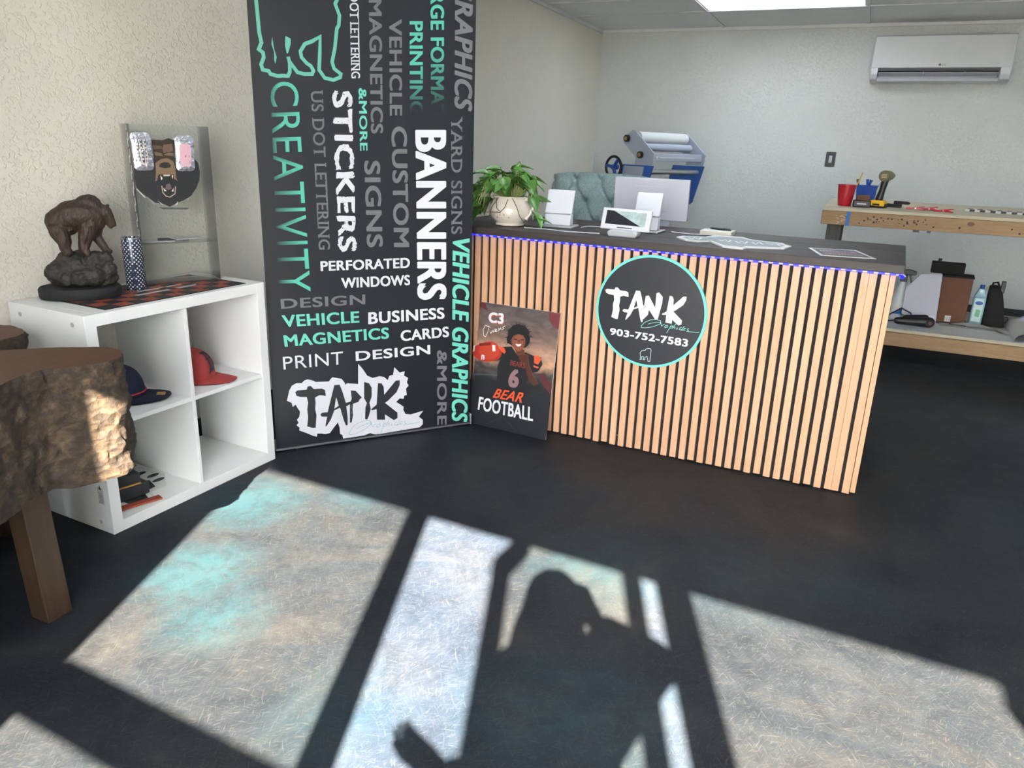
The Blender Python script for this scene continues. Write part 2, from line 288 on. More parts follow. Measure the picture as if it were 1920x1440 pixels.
# ---------------------------------------------------------------- mesh helpers
_b = bmesh.new(); bmesh.ops.create_icosphere(_b, subdivisions=2, radius=1.0); ICO = [v.co.copy() for v in _b.verts]; _b.free()
class MB:
    def __init__(self): self.bm = bmesh.new(); self.mi = 0; self.M = Matrix.Identity(4)
    def _v(self, p): return self.bm.verts.new(self.M @ Vector(p))
    def _f(self, vs):
        try: f = self.bm.faces.new(vs)
        except ValueError: return None
        f.material_index = self.mi; return f
    def box(self, a, b, bev=0.0, seg=2):
        x0, y0, z0 = a; x1, y1, z1 = b
        v = [self._v(p) for p in ((x0, y0, z0), (x1, y0, z0), (x1, y1, z0), (x0, y1, z0), (x0, y0, z1), (x1, y0, z1), (x1, y1, z1), (x0, y1, z1))]
        fs = [self._f([v[i] for i in q]) for q in ((3, 2, 1, 0), (4, 5, 6, 7), (0, 1, 5, 4), (1, 2, 6, 5), (2, 3, 7, 6), (3, 0, 4, 7))]
        if bev: self.bevel(fs, bev, seg)
        return self
    def bevel(self, fs, bev, seg=2):
        es = list({e for f in fs if f for e in f.edges})
        r = bmesh.ops.bevel(self.bm, geom=es, offset=bev, segments=seg, affect='EDGES', profile=0.5)
        for f in r['faces']: f.material_index = self.mi
    def prism(self, poly, fn, t0, t1, bev=0.0):
        """poly: 2D points; fn(u, v, t) -> 3D"""
        A = [self._v(fn(u, v, t0)) for u, v in poly]; B = [self._v(fn(u, v, t1)) for u, v in poly]
        n = len(poly); fs = [self._f(A[::-1]), self._f(B)]
        for i in range(n): fs.append(self._f([A[i], A[(i+1) % n], B[(i+1) % n], B[i]]))
        if bev: self.bevel(fs, bev)
        return self
    def tube(self, pts, r, seg=8, cap=True):
        pts = [Vector(p) for p in pts]; n = len(pts); rs = r if isinstance(r, (list, tuple)) else [r]*n
        rings = []; up = None
        for i, p in enumerate(pts):
            t = (pts[min(i+1, n-1)] - pts[max(i-1, 0)]).normalized()
            if up is None: up = t.orthogonal().normalized()
            else:
                up = up - t*up.dot(t); up = up.normalized() if up.length > 1e-6 else t.orthogonal().normalized()
            w = t.cross(up)
            rings.append([self._v(p + rs[i]*(math.cos(2*PI*k/seg)*up + math.sin(2*PI*k/seg)*w)) for k in range(seg)])
        for a, b in zip(rings, rings[1:]):
            for k in range(seg): self._f([a[k], a[(k+1) % seg], b[(k+1) % seg], b[k]])
        if cap: self._f(rings[0][::-1]); self._f(rings[-1])
        return self
    def lathe(self, prof, seg=32, c=(0, 0, 0), sx=1, sy=1, cap=True):
        rings = [[self._v((c[0]+sx*r*math.cos(2*PI*k/seg), c[1]+sy*r*math.sin(2*PI*k/seg), c[2]+z)) for k in range(seg)] for r, z in prof]
        for a, b in zip(rings, rings[1:]):
            for k in range(seg): self._f([a[k], a[(k+1) % seg], b[(k+1) % seg], b[k]])
        if cap: self._f(rings[0][::-1]); self._f(rings[-1])
        return self
    def poly(self, pts): self._f([self._v(p) for p in pts]); return self
    def grid(self, fn, nu, nv):
        g = [[self._v(fn(i/nu, j/nv)) for j in range(nv+1)] for i in range(nu+1)]
        for i in range(nu):
            for j in range(nv): self._f([g[i][j], g[i+1][j], g[i+1][j+1], g[i][j+1]])
        return self
    def sphere(self, c, r, sub=2, sc=(1, 1, 1)):
        res = bmesh.ops.create_icosphere(self.bm, subdivisions=sub, radius=r, matrix=self.M @ Matrix.Translation(c) @ Matrix.Diagonal((*sc, 1)))
        for f in {f for v in res['verts'] for f in v.link_faces}: f.material_index = self.mi
        return self
    def hull(self, p0, r0, p1, r1):
        vs_ = [self._v(Vector(c)+d*r) for c, r in ((p0, r0), (p1, r1)) for d in ICO]
        r = bmesh.ops.convex_hull(self.bm, input=vs_)
        inner = [v for v in vs_ if v.is_valid and not v.link_faces]
        if inner: bmesh.ops.delete(self.bm, geom=inner, context='VERTS')
        return self
    def mesh(self, name, mats, smooth=False, angle=None):
        bmesh.ops.recalc_face_normals(self.bm, faces=self.bm.faces[:])
        me = bpy.data.meshes.new(name); self.bm.to_mesh(me); self.bm.free()
        for m in (mats if isinstance(mats, (list, tuple)) else [mats]): me.materials.append(M[m] if isinstance(m, str) else m)
        if smooth:
            me.polygons.foreach_set('use_smooth', [True]*len(me.polygons))
            if angle: me.set_sharp_from_angle(angle=angle)
        return me
    def build(self, name, mats, parent=None, smooth=False, angle=0.7, label=None):
        o = bpy.data.objects.new(name, self.mesh(name, mats, smooth, angle)); COL.objects.link(o)
        if parent: o.parent = parent
        if label: o['label'] = label
        return o

def tag(o, label, cat, group=None):
    o['label'] = label; o['category'] = cat
    if group: o['group'] = group
    return o
def thing(name, label, cat, loc=(0, 0, 0), rotz=0.0, group=None, rot=None):
    o = bpy.data.objects.new(name, None); COL.objects.link(o); o.location = loc
    o.rotation_euler = rot if rot else (0, 0, rotz); o.empty_display_size = 0.1
    return tag(o, label, cat, group)
def struct(o): o['kind'] = 'structure'; return o

def remeshed(mb, name, mats, voxel, parent=None, smooth=3, label=None):
    """fuse overlapping lumps into one continuous skin"""
    me = mb.mesh(name+'_raw', mats); o = bpy.data.objects.new(name, me); COL.objects.link(o)
    r = o.modifiers.new('r', 'REMESH'); r.mode = 'VOXEL'; r.voxel_size = voxel
    s = o.modifiers.new('s', 'SMOOTH'); s.factor = 0.5; s.iterations = smooth
    dg = bpy.context.evaluated_depsgraph_get(); ev = o.evaluated_get(dg)
    new = bpy.data.meshes.new_from_object(ev, depsgraph=dg); new.name = name
    o.modifiers.clear(); o.data = new; bpy.data.meshes.remove(me)
    new.polygons.foreach_set('use_smooth', [True]*len(new.polygons))
    if parent: o.parent = parent
    if label: o['label'] = label
    return o

_tcache = {}
def text_geo(s, shear=0.0):
    """outline of a word as flat polygons in its own unit box"""
    key = (s, shear)
    if key in _tcache: return _tcache[key]
    cu = bpy.data.curves.new('t', 'FONT'); cu.body = s; cu.size = 1; cu.shear = shear; cu.dimensions = '2D'; cu.fill_mode = 'FRONT'; cu.resolution_u = 5
    cu.space_character = 1.06
    ob = bpy.data.objects.new('t', cu); COL.objects.link(ob)
    dg = bpy.context.evaluated_depsgraph_get(); me = bpy.data.meshes.new_from_object(ob.evaluated_get(dg), depsgraph=dg)
    vs_ = [(v.co.x, v.co.y) for v in me.vertices]; fs_ = [tuple(p.vertices) for p in me.polygons]
    bpy.data.objects.remove(ob); bpy.data.curves.remove(cu); bpy.data.meshes.remove(me)
    x0 = min(v[0] for v in vs_); x1 = max(v[0] for v in vs_); y0 = min(v[1] for v in vs_); y1 = max(v[1] for v in vs_)
    vs_ = [((x-x0)/(x1-x0), (y-y0)/(y1-y0)) for x, y in vs_]
    _tcache[key] = (vs_, fs_); return _tcache[key]

INK = {k: lin(v) for k, v in dict(white='#dcdde4', gray='#717276', teal='#6fcdb9', black='#26292e', dark='#1b1c20', red='#7d3530', orange='#e2552f', mauve='#8c6e70').items()}
class Art:
    """flat print: polygons in (u, v), stacked in thin layers of ink"""
    def __init__(self, fn): self.bm = bmesh.new(); self.cl = self.bm.loops.layers.float_color.new('Col'); self.fn = fn; self.z = 1
    def face(self, pts, col):
        vs_ = [self.bm.verts.new(self.fn(u, v, self.z)) for u, v in pts]
        try: f = self.bm.faces.new(vs_)
        except ValueError: return
        for l, (u, v) in zip(f.loops, pts):
            c = col(u, v) if callable(col) else col
            l[self.cl] = (*c, 1)
    def poly(self, pts, col, up=True):
        col = lin(col) if isinstance(col, str) and col.startswith('#') else (INK[col] if isinstance(col, str) else col)
        self.face(pts, col)
        if up: self.z += 1
    def stroke(self, pts, w, col, up=True, taper=False):
        col = lin(col) if isinstance(col, str) and col.startswith('#') else (INK[col] if isinstance(col, str) else col)
        P = [Vector(p) for p in pts]; n = len(P); L_, R_ = [], []
        for i, p in enumerate(P):
            d0 = (p - P[i-1]).normalized() if i else None; d1 = (P[i+1]-p).normalized() if i < n-1 else None
            d = ((d0 or d1) + (d1 or d0)); d = d.normalized() if d.length > 1e-6 else (d0 or d1)
            nn = Vector((-d.y, d.x)); k = 1.0
            if d0 and d1: k = min(1.6, 1/max(0.4, nn.dot(Vector((-d1.y, d1.x)))))
            ww = w*(0.25 if taper and i in (0, n-1) else 1)
            L_.append(p+nn*ww*k/2); R_.append(p-nn*ww*k/2)
        for i in range(n-1): self.face([L_[i], L_[i+1], R_[i+1], R_[i]], col)
        if up: self.z += 1
    def word(self, s, q, col, bold=0.05, shear=0.0, rough=0.0, serif=False, up=True):
        """q: base start, base end, top end, top start in (u, v)"""
        b0, b1, t1, t0 = [Vector(p) for p in q]; V, F = text_geo(s, shear)
        H = ((t0-b0).length + (t1-b1).length)/2
        ex = (b1-b0).normalized(); ey = (t0-b0).normalized(); bw = bold*H
        b0 = b0+ex*bw+ey*bw*0.5; t0 = t0+ex*bw-ey*bw*0.5; b1 = b1-ex*bw+ey*bw*0.5; t1 = t1-ex*bw-ey*bw*0.5
        def mp(x, y): return (b0*(1-x)+b1*x)*(1-y) + (t0*(1-x)+t1*x)*y
        c = INK[col] if isinstance(col, str) else col
        offs = [(1, 0), (-1, 0), (0.8, 0.5), (-0.8, 0.5), (0.8, -0.5), (-0.8, -0.5), (0, 0)] if bold else [(0, 0)]
        for ox, oy in offs:
            VV = []
            for x, y in V:
                p = mp(x, y)+ex*bw*ox+ey*bw*oy
                if rough:
                    k = Vector((noise.noise((p.x*260, p.y*260, 1)), noise.noise((p.x*260, p.y*260, 7)))); p = p + k*rough*H
                VV.append(p)
            for f in F: self.face([VV[i] for i in f], c)
            self.z += 0.15
        if up: self.z += 1
        if serif:   # slab serifs at the feet and heads of the letters
            xs = sorted({round(x, 3) for x, y in V if y < 0.02 or y > 0.98})
            e = 0.05
            for yy in (0.0, 1.0):
                pts = sorted(x for x, y in V if abs(y-yy) < 0.015); i = 0
                while i < len(pts)-1:
                    a, b = pts[i], pts[i+1]; wpx = (b-a)*(b1-b0).length
                    if 0.04*H < wpx < 0.5*H:
                        g = 0.10*H/(b1-b0).length; y0, y1 = (0, e*1.6) if yy == 0 else (1-e*1.6, 1)
                        self.face([mp(a-g, y0), mp(b+g, y0), mp(b+g, y1), mp(a-g, y1)], c); i += 2
                    else: i += 1
    def build(self, name, m, parent=None, label=None):
        me = bpy.data.meshes.new(name); self.bm.to_mesh(me); self.bm.free(); me.materials.append(M[m])
        o = bpy.data.objects.new(name, me); COL.objects.link(o)
        if parent: o.parent = parent
        if label: o['label'] = label
        return o

# ---------------------------------------------------------------- drawn outlines (metres in the plane of each print)
BANNER_WORDS=[('CREATIVITY','fade',[(0.0694,1.5156),(0.051,0.7069),(0.186,0.704),(0.1737,1.526)],{}),('US DOT LETTERING','gray',[(0.2211,1.4922),(0.226,0.8768),(0.2738,0.8754),(0.269,1.495)],{'serif':1}),('US DOT LETTERING','white',[(0.3866,1.9106),(0.3845,1.5493),(0.4203,1.5516),(0.4221,1.9147)],{'serif':1}),('STICKERS','white',[(0.3063,1.4972),(0.3094,0.8663),(0.3848,0.8653),(0.385,1.5017)],{'rough':1}),('&MORE','teal',[(0.4119,1.5153),(0.4116,1.2749),(0.4439,1.2758),(0.4454,1.5173)],{}),('MAGNETICS','gray',[(0.4614,1.8427),(0.4591,1.3434),(0.5111,1.3452),(0.5142,1.8483)],{}),('SIGNS','gray',[(0.4271,1.2366),(0.4305,0.8805),(0.5018,0.8785),(0.4953,1.238)],{}),('VEHICLE','gray',[(0.5428,1.7785),(0.5397,1.4162),(0.5945,1.4187),(0.5967,1.7836)],{}),('CUSTOM','gray',[(0.5453,1.3748),(0.5502,0.8787),(0.6208,0.8767),(0.6138,1.3775)],{}),('PRINTING','tealfade',[(0.6281,1.7793),(0.6264,1.4243),(0.6848,1.427),(0.6856,1.7847)],{}),('LARGE FORMAT','tealfade',[(0.717,1.9849),(0.7198,1.4222),(0.7802,1.4249),(0.7763,1.992)],{}),('GRAPHICS','gray',[(0.8231,1.9511),(0.8265,1.4464),(0.9099,1.4504),(0.9048,1.9604)],{'shear':0.28}),('YARD SIGNS','gray',[(0.8116,1.4208),(0.8177,0.9289),(0.8703,0.9278),(0.8645,1.4231)],{'serif':1}),('BANNERS','white',[(0.6483,1.365),(0.6565,0.6394),(0.7975,0.631),(0.7911,1.3704)],{}),('VEHICLE GRAPHICS','teal',[(0.8236,0.9101),(0.8287,0.0246),(0.9122,0.0186),(0.9093,0.9081)],{'shear':0.22}),('&MORE','gray',[(0.751,0.3967),(0.7535,0.0228),(0.8026,0.0172),(0.802,0.3921)],{}),('PERFORATED','white',[(0.2291,0.7874),(0.6221,0.7855),(0.6224,0.8312),(0.2295,0.8293)],{}),('WINDOWS','white',[(0.3145,0.7101),(0.623,0.7089),(0.6218,0.7552),(0.3139,0.7553)],{}),('DESIGN','gray',[(0.0589,0.6375),(0.416,0.6349),(0.4172,0.6791),(0.058,0.6797)],{}),('VEHICLE','teal',[(0.0625,0.5589),(0.3878,0.555),(0.3878,0.6071),(0.0587,0.6113)],{}),('BUSINESS','white',[(0.4272,0.5445),(0.7884,0.5451),(0.7855,0.5978),(0.4285,0.5984)],{}),('MAGNETICS','teal',[(0.0645,0.4741),(0.5212,0.4722),(0.5206,0.5245),(0.0605,0.5253)],{}),('CARDS','white',[(0.5758,0.4544),(0.8116,0.4559),(0.8086,0.5064),(0.574,0.505)],{}),('PRINT','white',[(0.054,0.3758),(0.3099,0.3739),(0.3105,0.4318),(0.0531,0.4313)],{'thin':1}),('DESIGN','white',[(0.3662,0.3821),(0.7181,0.3814),(0.7164,0.4264),(0.3661,0.4267)],{})]
LOGO_BURST=[(0.0621,0.239),(0.0691,0.2625),(0.0716,0.2743),(0.0841,0.2971),(0.1034,0.307),(0.1279,0.305),(0.1379,0.3153),(0.1534,0.3196),(0.176,0.311),(0.1872,0.3037),(0.2453,0.2992),(0.2536,0.3106),(0.2617,0.3171),(0.3008,0.3054),(0.3122,0.2897),(0.3197,0.2743),(0.324,0.2821),(0.3753,0.273),(0.3781,0.3676),(0.3984,0.3406),(0.4179,0.3073),(0.4422,0.2941),(0.4755,0.2989),(0.4962,0.2924),(0.5127,0.2758),(0.5215,0.2961),(0.5384,0.2985),(0.5453,0.3339),(0.5703,0.3058),(0.5939,0.3097),(0.5915,0.2885),(0.6108,0.2757),(0.6041,0.2548),(0.6126,0.2387),(0.5995,0.225),(0.6035,0.194),(0.5905,0.1912),(0.5882,0.1762),(0.5688,0.1808),(0.5514,0.1655),(0.5728,0.1496),(0.5878,0.1367),(0.5855,0.1216),(0.5961,0.1002),(0.6224,0.0945),(0.6844,0.1051),(0.6621,0.078),(0.6821,0.0595),(0.6821,0.0369),(0.6663,0.0233),(0.4698,0.018),(0.4486,0.0189),(0.4235,0.0293),(0.3981,0.022),(0.2989,0.0206),(0.2954,0.0393),(0.2855,0.0451),(0.2845,0.0755),(0.2775,0.1022),(0.2606,0.0832),(0.2395,0.0562),(0.2195,0.0548),(0.2038,0.0593),(0.1841,0.0622),(0.1815,0.0476),(0.1641,0.0545),(0.1375,0.0711),(0.1054,0.0884),(0.108,0.1007),(0.0952,0.115),(0.1053,0.1241),(0.0984,0.1396),(0.1086,0.1507),(0.1137,0.1749),(0.1032,0.1949),(0.0964,0.2101),(0.0834,0.2015),(0.0799,0.2204),(0.0599,0.2331)]
LOGO_LETTERS=[[(0.0976,0.2672),(0.1074,0.2741),(0.1473,0.2735),(0.1518,0.2873),(0.1653,0.2878),(0.178,0.272),(0.2128,0.27),(0.2262,0.2622),(0.229,0.235),(0.1999,0.2406),(0.182,0.2324),(0.1828,0.2075),(0.1796,0.1788),(0.1841,0.1489),(0.1775,0.0907),(0.1619,0.093),(0.1409,0.1023),(0.1469,0.1455),(0.1449,0.1833),(0.1501,0.2116),(0.1457,0.2389),(0.119,0.2422),(0.1023,0.2503)],[(0.2682,0.2801),(0.2919,0.2795),(0.3027,0.247),(0.3169,0.1906),(0.3454,0.1955),(0.3451,0.1871),(0.3183,0.1735),(0.3227,0.1217),(0.3214,0.0832),(0.3132,0.0822),(0.304,0.1114),(0.29,0.1708),(0.2636,0.1615),(0.246,0.1193),(0.2229,0.0885),(0.2213,0.0973),(0.2308,0.1363),(0.2072,0.1395),(0.2009,0.1487),(0.208,0.1583),(0.2336,0.157),(0.2499,0.2158)],[(0.3409,0.2467),(0.363,0.242),(0.3906,0.2069),(0.3802,0.1997),(0.3737,0.1877),(0.349,0.1823),(0.3462,0.1571),(0.3473,0.127),(0.3401,0.0935),(0.3319,0.0925),(0.3348,0.1841),(0.3437,0.2084)],[(0.4028,0.2795),(0.4252,0.2707),(0.437,0.2482),(0.436,0.2056),(0.425,0.177),(0.4305,0.1461),(0.4214,0.117),(0.4125,0.0965),(0.4023,0.1023),(0.4058,0.158),(0.4126,0.1786),(0.4008,0.2014)],[(0.4665,0.266),(0.4831,0.2641),(0.4933,0.2459),(0.4947,0.2071),(0.5507,0.2694),(0.5699,0.2694),(0.5696,0.2458),(0.5542,0.213),(0.511,0.1749),(0.4982,0.1678),(0.5572,0.112),(0.5568,0.0856),(0.5394,0.0769),(0.4971,0.1112),(0.4967,0.085),(0.4586,0.0902),(0.4576,0.1426),(0.4345,0.1391),(0.4325,0.1459),(0.4581,0.1642),(0.4608,0.194)]]
LOGO_HOLE=[(0.274,0.2233),(0.264,0.1699),(0.2844,0.1812)]
LOGO_SCRIPT=[[(0.4329,0.0719),(0.4249,0.0904),(0.4,0.0939),(0.3666,0.0855),(0.3413,0.0674),(0.3262,0.0435),(0.33,0.0342),(0.3527,0.0352),(0.3904,0.0472),(0.4286,0.0703),(0.4288,0.079),(0.4079,0.0775),(0.3785,0.0686),(0.3617,0.0601)],[(0.4288,0.0768),(0.4389,0.0578),(0.4454,0.0679),(0.4539,0.0711)],[(0.4708,0.0687),(0.4602,0.0658),(0.4557,0.0546),(0.4641,0.0521),(0.4729,0.0684),(0.4739,0.0537)],[(0.4922,0.0746),(0.4854,0.0512),(0.4763,0.0215)],[(0.4877,0.0598),(0.4985,0.0693),(0.5027,0.0621),(0.4939,0.0522),(0.4855,0.0556)],[(0.5203,0.0905),(0.5093,0.0722),(0.5012,0.0512),(0.5113,0.0653),(0.5168,0.0623),(0.5154,0.0514)],[(0.5306,0.0648),(0.5253,0.0522),(0.5348,0.0553)],[(0.5544,0.0659),(0.5457,0.064),(0.5425,0.0529),(0.552,0.0507),(0.563,0.0603)],[(0.5676,0.0774),(0.5564,0.0501),(0.5695,0.0527)],[(0.5805,0.0623),(0.5718,0.0657),(0.5673,0.0552),(0.5782,0.0515)],[(0.5958,0.0669),(0.5892,0.0611),(0.5979,0.0523),(0.5869,0.0467),(0.6088,0.0472),(0.6309,0.0486),(0.662,0.051)]]
BEAR_STROKES=[[(0.0418,1.8613),(0.0374,1.7949),(0.0396,1.7394),(0.0409,1.6876),(0.0469,1.6517),(0.0358,1.6279),(0.0507,1.6176),(0.0521,1.6015),(0.0407,1.5751),(0.0457,1.558),(0.0674,1.5548),(0.0729,1.5446),(0.0984,1.5393),(0.1184,1.5418),(0.1383,1.5419),(0.1454,1.5566),(0.1471,1.5875),(0.1422,1.6106)],[(0.1474,1.5922),(0.1744,1.5574),(0.1995,1.5531),(0.2303,1.5552),(0.236,1.5676),(0.2265,1.5837),(0.2116,1.5922),(0.1923,1.6121),(0.1896,1.6331),(0.2073,1.6603),(0.2357,1.6721),(0.2672,1.6912),(0.2633,1.6317),(0.258,1.5715),(0.2789,1.5439),(0.3128,1.5388),(0.3397,1.5503),(0.3428,1.5627),(0.317,1.5804),(0.3101,1.6041),(0.3224,1.6531),(0.333,1.7252),(0.3412,1.7378),(0.3451,1.7734),(0.3298,1.8114),(0.345,1.8407),(0.347,1.896)]]
BEAR_FILLS=[[(0.1363,1.6822),(0.1556,1.6746),(0.1546,1.656),(0.1428,1.6224),(0.1378,1.622),(0.1331,1.6473)],[(0.0871,1.6757),(0.0918,1.6347),(0.0999,1.6051),(0.0935,1.5813),(0.0894,1.595),(0.0911,1.623),(0.0831,1.6501)]]
SIGN_LETTERS=[[(-1.1064,0.7247),(-1.0981,0.73),(-1.0645,0.7304),(-1.0608,0.7404),(-1.0497,0.741),(-1.0392,0.73),(-1.0109,0.7293),(-1.0001,0.7241),(-0.9979,0.705),(-1.0214,0.7081),(-1.0359,0.7018),(-1.0352,0.6841),(-1.0379,0.6636),(-1.0342,0.6426),(-1.0395,0.6011),(-1.0523,0.6019),(-1.0696,0.6074),(-1.0647,0.6386),(-1.0665,0.6655),(-1.0622,0.686),(-1.0659,0.7055),(-1.0882,0.7071),(-1.1023,0.7126)],[(-0.9668,0.7375),(-0.9483,0.7376),(-0.94,0.7152),(-0.9292,0.6767),(-0.9075,0.681),(-0.9077,0.6752),(-0.9282,0.665),(-0.925,0.6296),(-0.926,0.6032),(-0.9323,0.6021),(-0.9393,0.6217),(-0.95,0.6621),(-0.9706,0.6547),(-0.9845,0.6246),(-1.0029,0.6019),(-1.0042,0.608),(-0.9965,0.6357),(-1.0154,0.6369),(-1.0205,0.6432),(-1.0148,0.6502),(-0.9943,0.6503),(-0.9813,0.6921)],[(-0.9216,0.7188),(-0.9081,0.7224),(-0.876,0.6739),(-0.876,0.7358),(-0.8648,0.741),(-0.8476,0.7238),(-0.8469,0.6969),(-0.8532,0.6612),(-0.8595,0.6253),(-0.871,0.6218),(-0.8867,0.6413),(-0.9024,0.6608),(-0.9043,0.639),(-0.9222,0.6169),(-0.9283,0.6181),(-0.9265,0.6636)],[(-0.818,0.7318),(-0.8061,0.7308),(-0.799,0.7189),(-0.7983,0.6933),(-0.7587,0.7356),(-0.7455,0.736),(-0.7458,0.7205),(-0.7566,0.6987),(-0.7869,0.6725),(-0.796,0.6674),(-0.7553,0.6331),(-0.7557,0.6159),(-0.7677,0.6094),(-0.797,0.6301),(-0.7975,0.6128),(-0.8246,0.6145),(-0.825,0.6492),(-0.8417,0.646),(-0.8431,0.6505),(-0.8246,0.6636),(-0.8225,0.6836)]]
SIGN_HOLE=[(-0.9624,0.698),(-0.9703,0.6605),(-0.9543,0.6691)]
SIGN_SCRIPT=[[(-0.8431,0.6065),(-0.8472,0.6202),(-0.8662,0.6228),(-0.8935,0.6167),(-0.9157,0.6032),(-0.9305,0.5853),(-0.9285,0.5783),(-0.9101,0.5792),(-0.8788,0.5883),(-0.8465,0.6054),(-0.8454,0.6118),(-0.8618,0.6107),(-0.8859,0.6041),(-0.9002,0.5978)],[(-0.8457,0.6102),(-0.84,0.5963),(-0.8338,0.6036),(-0.827,0.606)],[(-0.8144,0.6043),(-0.8228,0.6021),(-0.8274,0.5939),(-0.8213,0.5921),(-0.8128,0.604),(-0.8136,0.5934)],[(-0.7976,0.6085),(-0.8052,0.5916),(-0.8153,0.57)],[(-0.8026,0.5978),(-0.7934,0.6047),(-0.7911,0.5995),(-0.7987,0.5923),(-0.8047,0.5948)],[(-0.7749,0.62),(-0.7851,0.6068),(-0.7933,0.5916),(-0.7843,0.6018),(-0.7805,0.5996),(-0.7828,0.5918)],[(-0.77,0.6015),(-0.7753,0.5924),(-0.7679,0.5947)],[(-0.7524,0.6023),(-0.759,0.6009),(-0.7625,0.593),(-0.7557,0.5914),(-0.7467,0.5983)],[(-0.7416,0.6105),(-0.7526,0.591),(-0.7428,0.5929)],[(-0.7338,0.5997),(-0.7398,0.6022),(-0.7441,0.5947),(-0.7366,0.592)],[(-0.7223,0.603),(-0.7277,0.5989),(-0.7224,0.5927),(-0.7309,0.5887),(-0.7151,0.5891),(-0.6992,0.5902),(-0.6771,0.592)]]
SIGN_PHONE=[(-1.0711,0.5261),(-0.7189,0.5216),(-0.7187,0.5557),(-1.0706,0.5575)]
SIGN_BEAR=[(-0.9219,0.434),(-0.9212,0.4484),(-0.9246,0.4642),(-0.9175,0.4754),(-0.9017,0.4799),(-0.8983,0.4865),(-0.8905,0.4897),(-0.8785,0.4895),(-0.8759,0.4838),(-0.8762,0.4656),(-0.8769,0.4513),(-0.8772,0.433),(-0.8852,0.4317),(-0.8912,0.4531),(-0.9008,0.4476),(-0.9017,0.4352),(-0.9079,0.4362),(-0.907,0.4486),(-0.9152,0.4494),(-0.9159,0.435),(-0.9219,0.434)]
HEAD_ART={'fur':[(0.0049,0.4214),(0.0036,0.3906),(0.0063,0.3574),(0.0194,0.3417),(0.0389,0.3235),(0.0648,0.3027),(0.0929,0.2976),(0.114,0.2868),(0.1376,0.299),(0.1658,0.3101),(0.1947,0.3259),(0.2157,0.3537),(0.23,0.3838),(0.235,0.4138),(0.231,0.4459),(0.2207,0.4595),(0.1984,0.4637),(0.1491,0.4629),(0.1552,0.5253),(0.134,0.5324),(0.1116,0.5252),(0.0752,0.5263),(0.0747,0.5012),(0.077,0.4618),(0.0314,0.4523),(0.0115,0.4433)],'brow':[(0.0754,0.5241),(0.1466,0.5273),(0.1458,0.4628),(0.1093,0.46),(0.077,0.4573)],'l1':[(0.0765,0.5078),(0.1073,0.5042),(0.1085,0.4954),(0.076,0.4925)],'l2':[(0.1142,0.5088),(0.1453,0.514),(0.146,0.4874),(0.1113,0.48),(0.1096,0.4955)],'l3':[(0.0793,0.4838),(0.1048,0.4799),(0.108,0.4689),(0.0823,0.4707)],'l4':[(0.1106,0.4734),(0.129,0.4826),(0.1464,0.4807),(0.1453,0.4695)],'muz':[(0.0795,0.4441),(0.1005,0.4588),(0.1226,0.4625),(0.1436,0.4516),(0.1476,0.4247),(0.1467,0.3929),(0.1521,0.3793),(0.1376,0.3907),(0.1345,0.4043),(0.0862,0.4041),(0.0798,0.3839),(0.0728,0.3794),(0.0784,0.413)],'nose':[(0.0944,0.4421),(0.1081,0.4478),(0.1255,0.4469),(0.1332,0.4358),(0.1281,0.429),(0.1103,0.4266),(0.0911,0.4309)],'mouth':[(0.0883,0.403),(0.1389,0.4043),(0.1376,0.3679),(0.1329,0.3428),(0.1135,0.327),(0.0968,0.3363),(0.0934,0.3681)],'tongue':[(0.1088,0.368),(0.1225,0.3725),(0.1274,0.3543),(0.1156,0.3475),(0.105,0.3522)],'t1':[(0.0921,0.4019),(0.0938,0.3828),(0.099,0.3907)],'t2':[(0.1316,0.402),(0.1328,0.3873),(0.1368,0.4009)],'t3':[(0.1024,0.403),(0.1267,0.4038),(0.1251,0.3986),(0.103,0.3979)],'t4':[(0.0978,0.3568),(0.109,0.3442),(0.0998,0.3443)],'t5':[(0.1252,0.344),(0.1346,0.3554),(0.1317,0.3417)],'w1':[(0.006,0.3552),(0.0333,0.3213),(0.031,0.3202),(0.0075,0.3496)],'w2':[(0.0371,0.3269),(0.0643,0.297),(0.061,0.297)],'w3':[(0.0723,0.3116),(0.0905,0.2965),(0.0872,0.2958)],'w4':[(0.1849,0.3191),(0.1909,0.3213),(0.1829,0.3098)],'w5':[(0.1349,0.2944),(0.1452,0.3081),(0.1404,0.2932)],'plate':[(0.0741,0.2865),(0.1837,0.2817),(0.174,0.2761),(0.0866,0.2793)]}
HEAD_LIP=[(0.093,0.3636),(0.0948,0.3386),(0.1046,0.326),(0.1176,0.3228),(0.1366,0.3347),(0.1414,0.3611)]
POUCH_QUADS=[[(0.0065,0.417),(0.0748,0.4192),(0.0704,0.551),(0.0014,0.5486)],[(0.1489,0.4156),(0.2168,0.416),(0.2217,0.544),(0.1527,0.5451)]]
ACR_SHELF=[(0.0145,0.1532),(0.2718,0.1359),(0.0367,0.3613)]
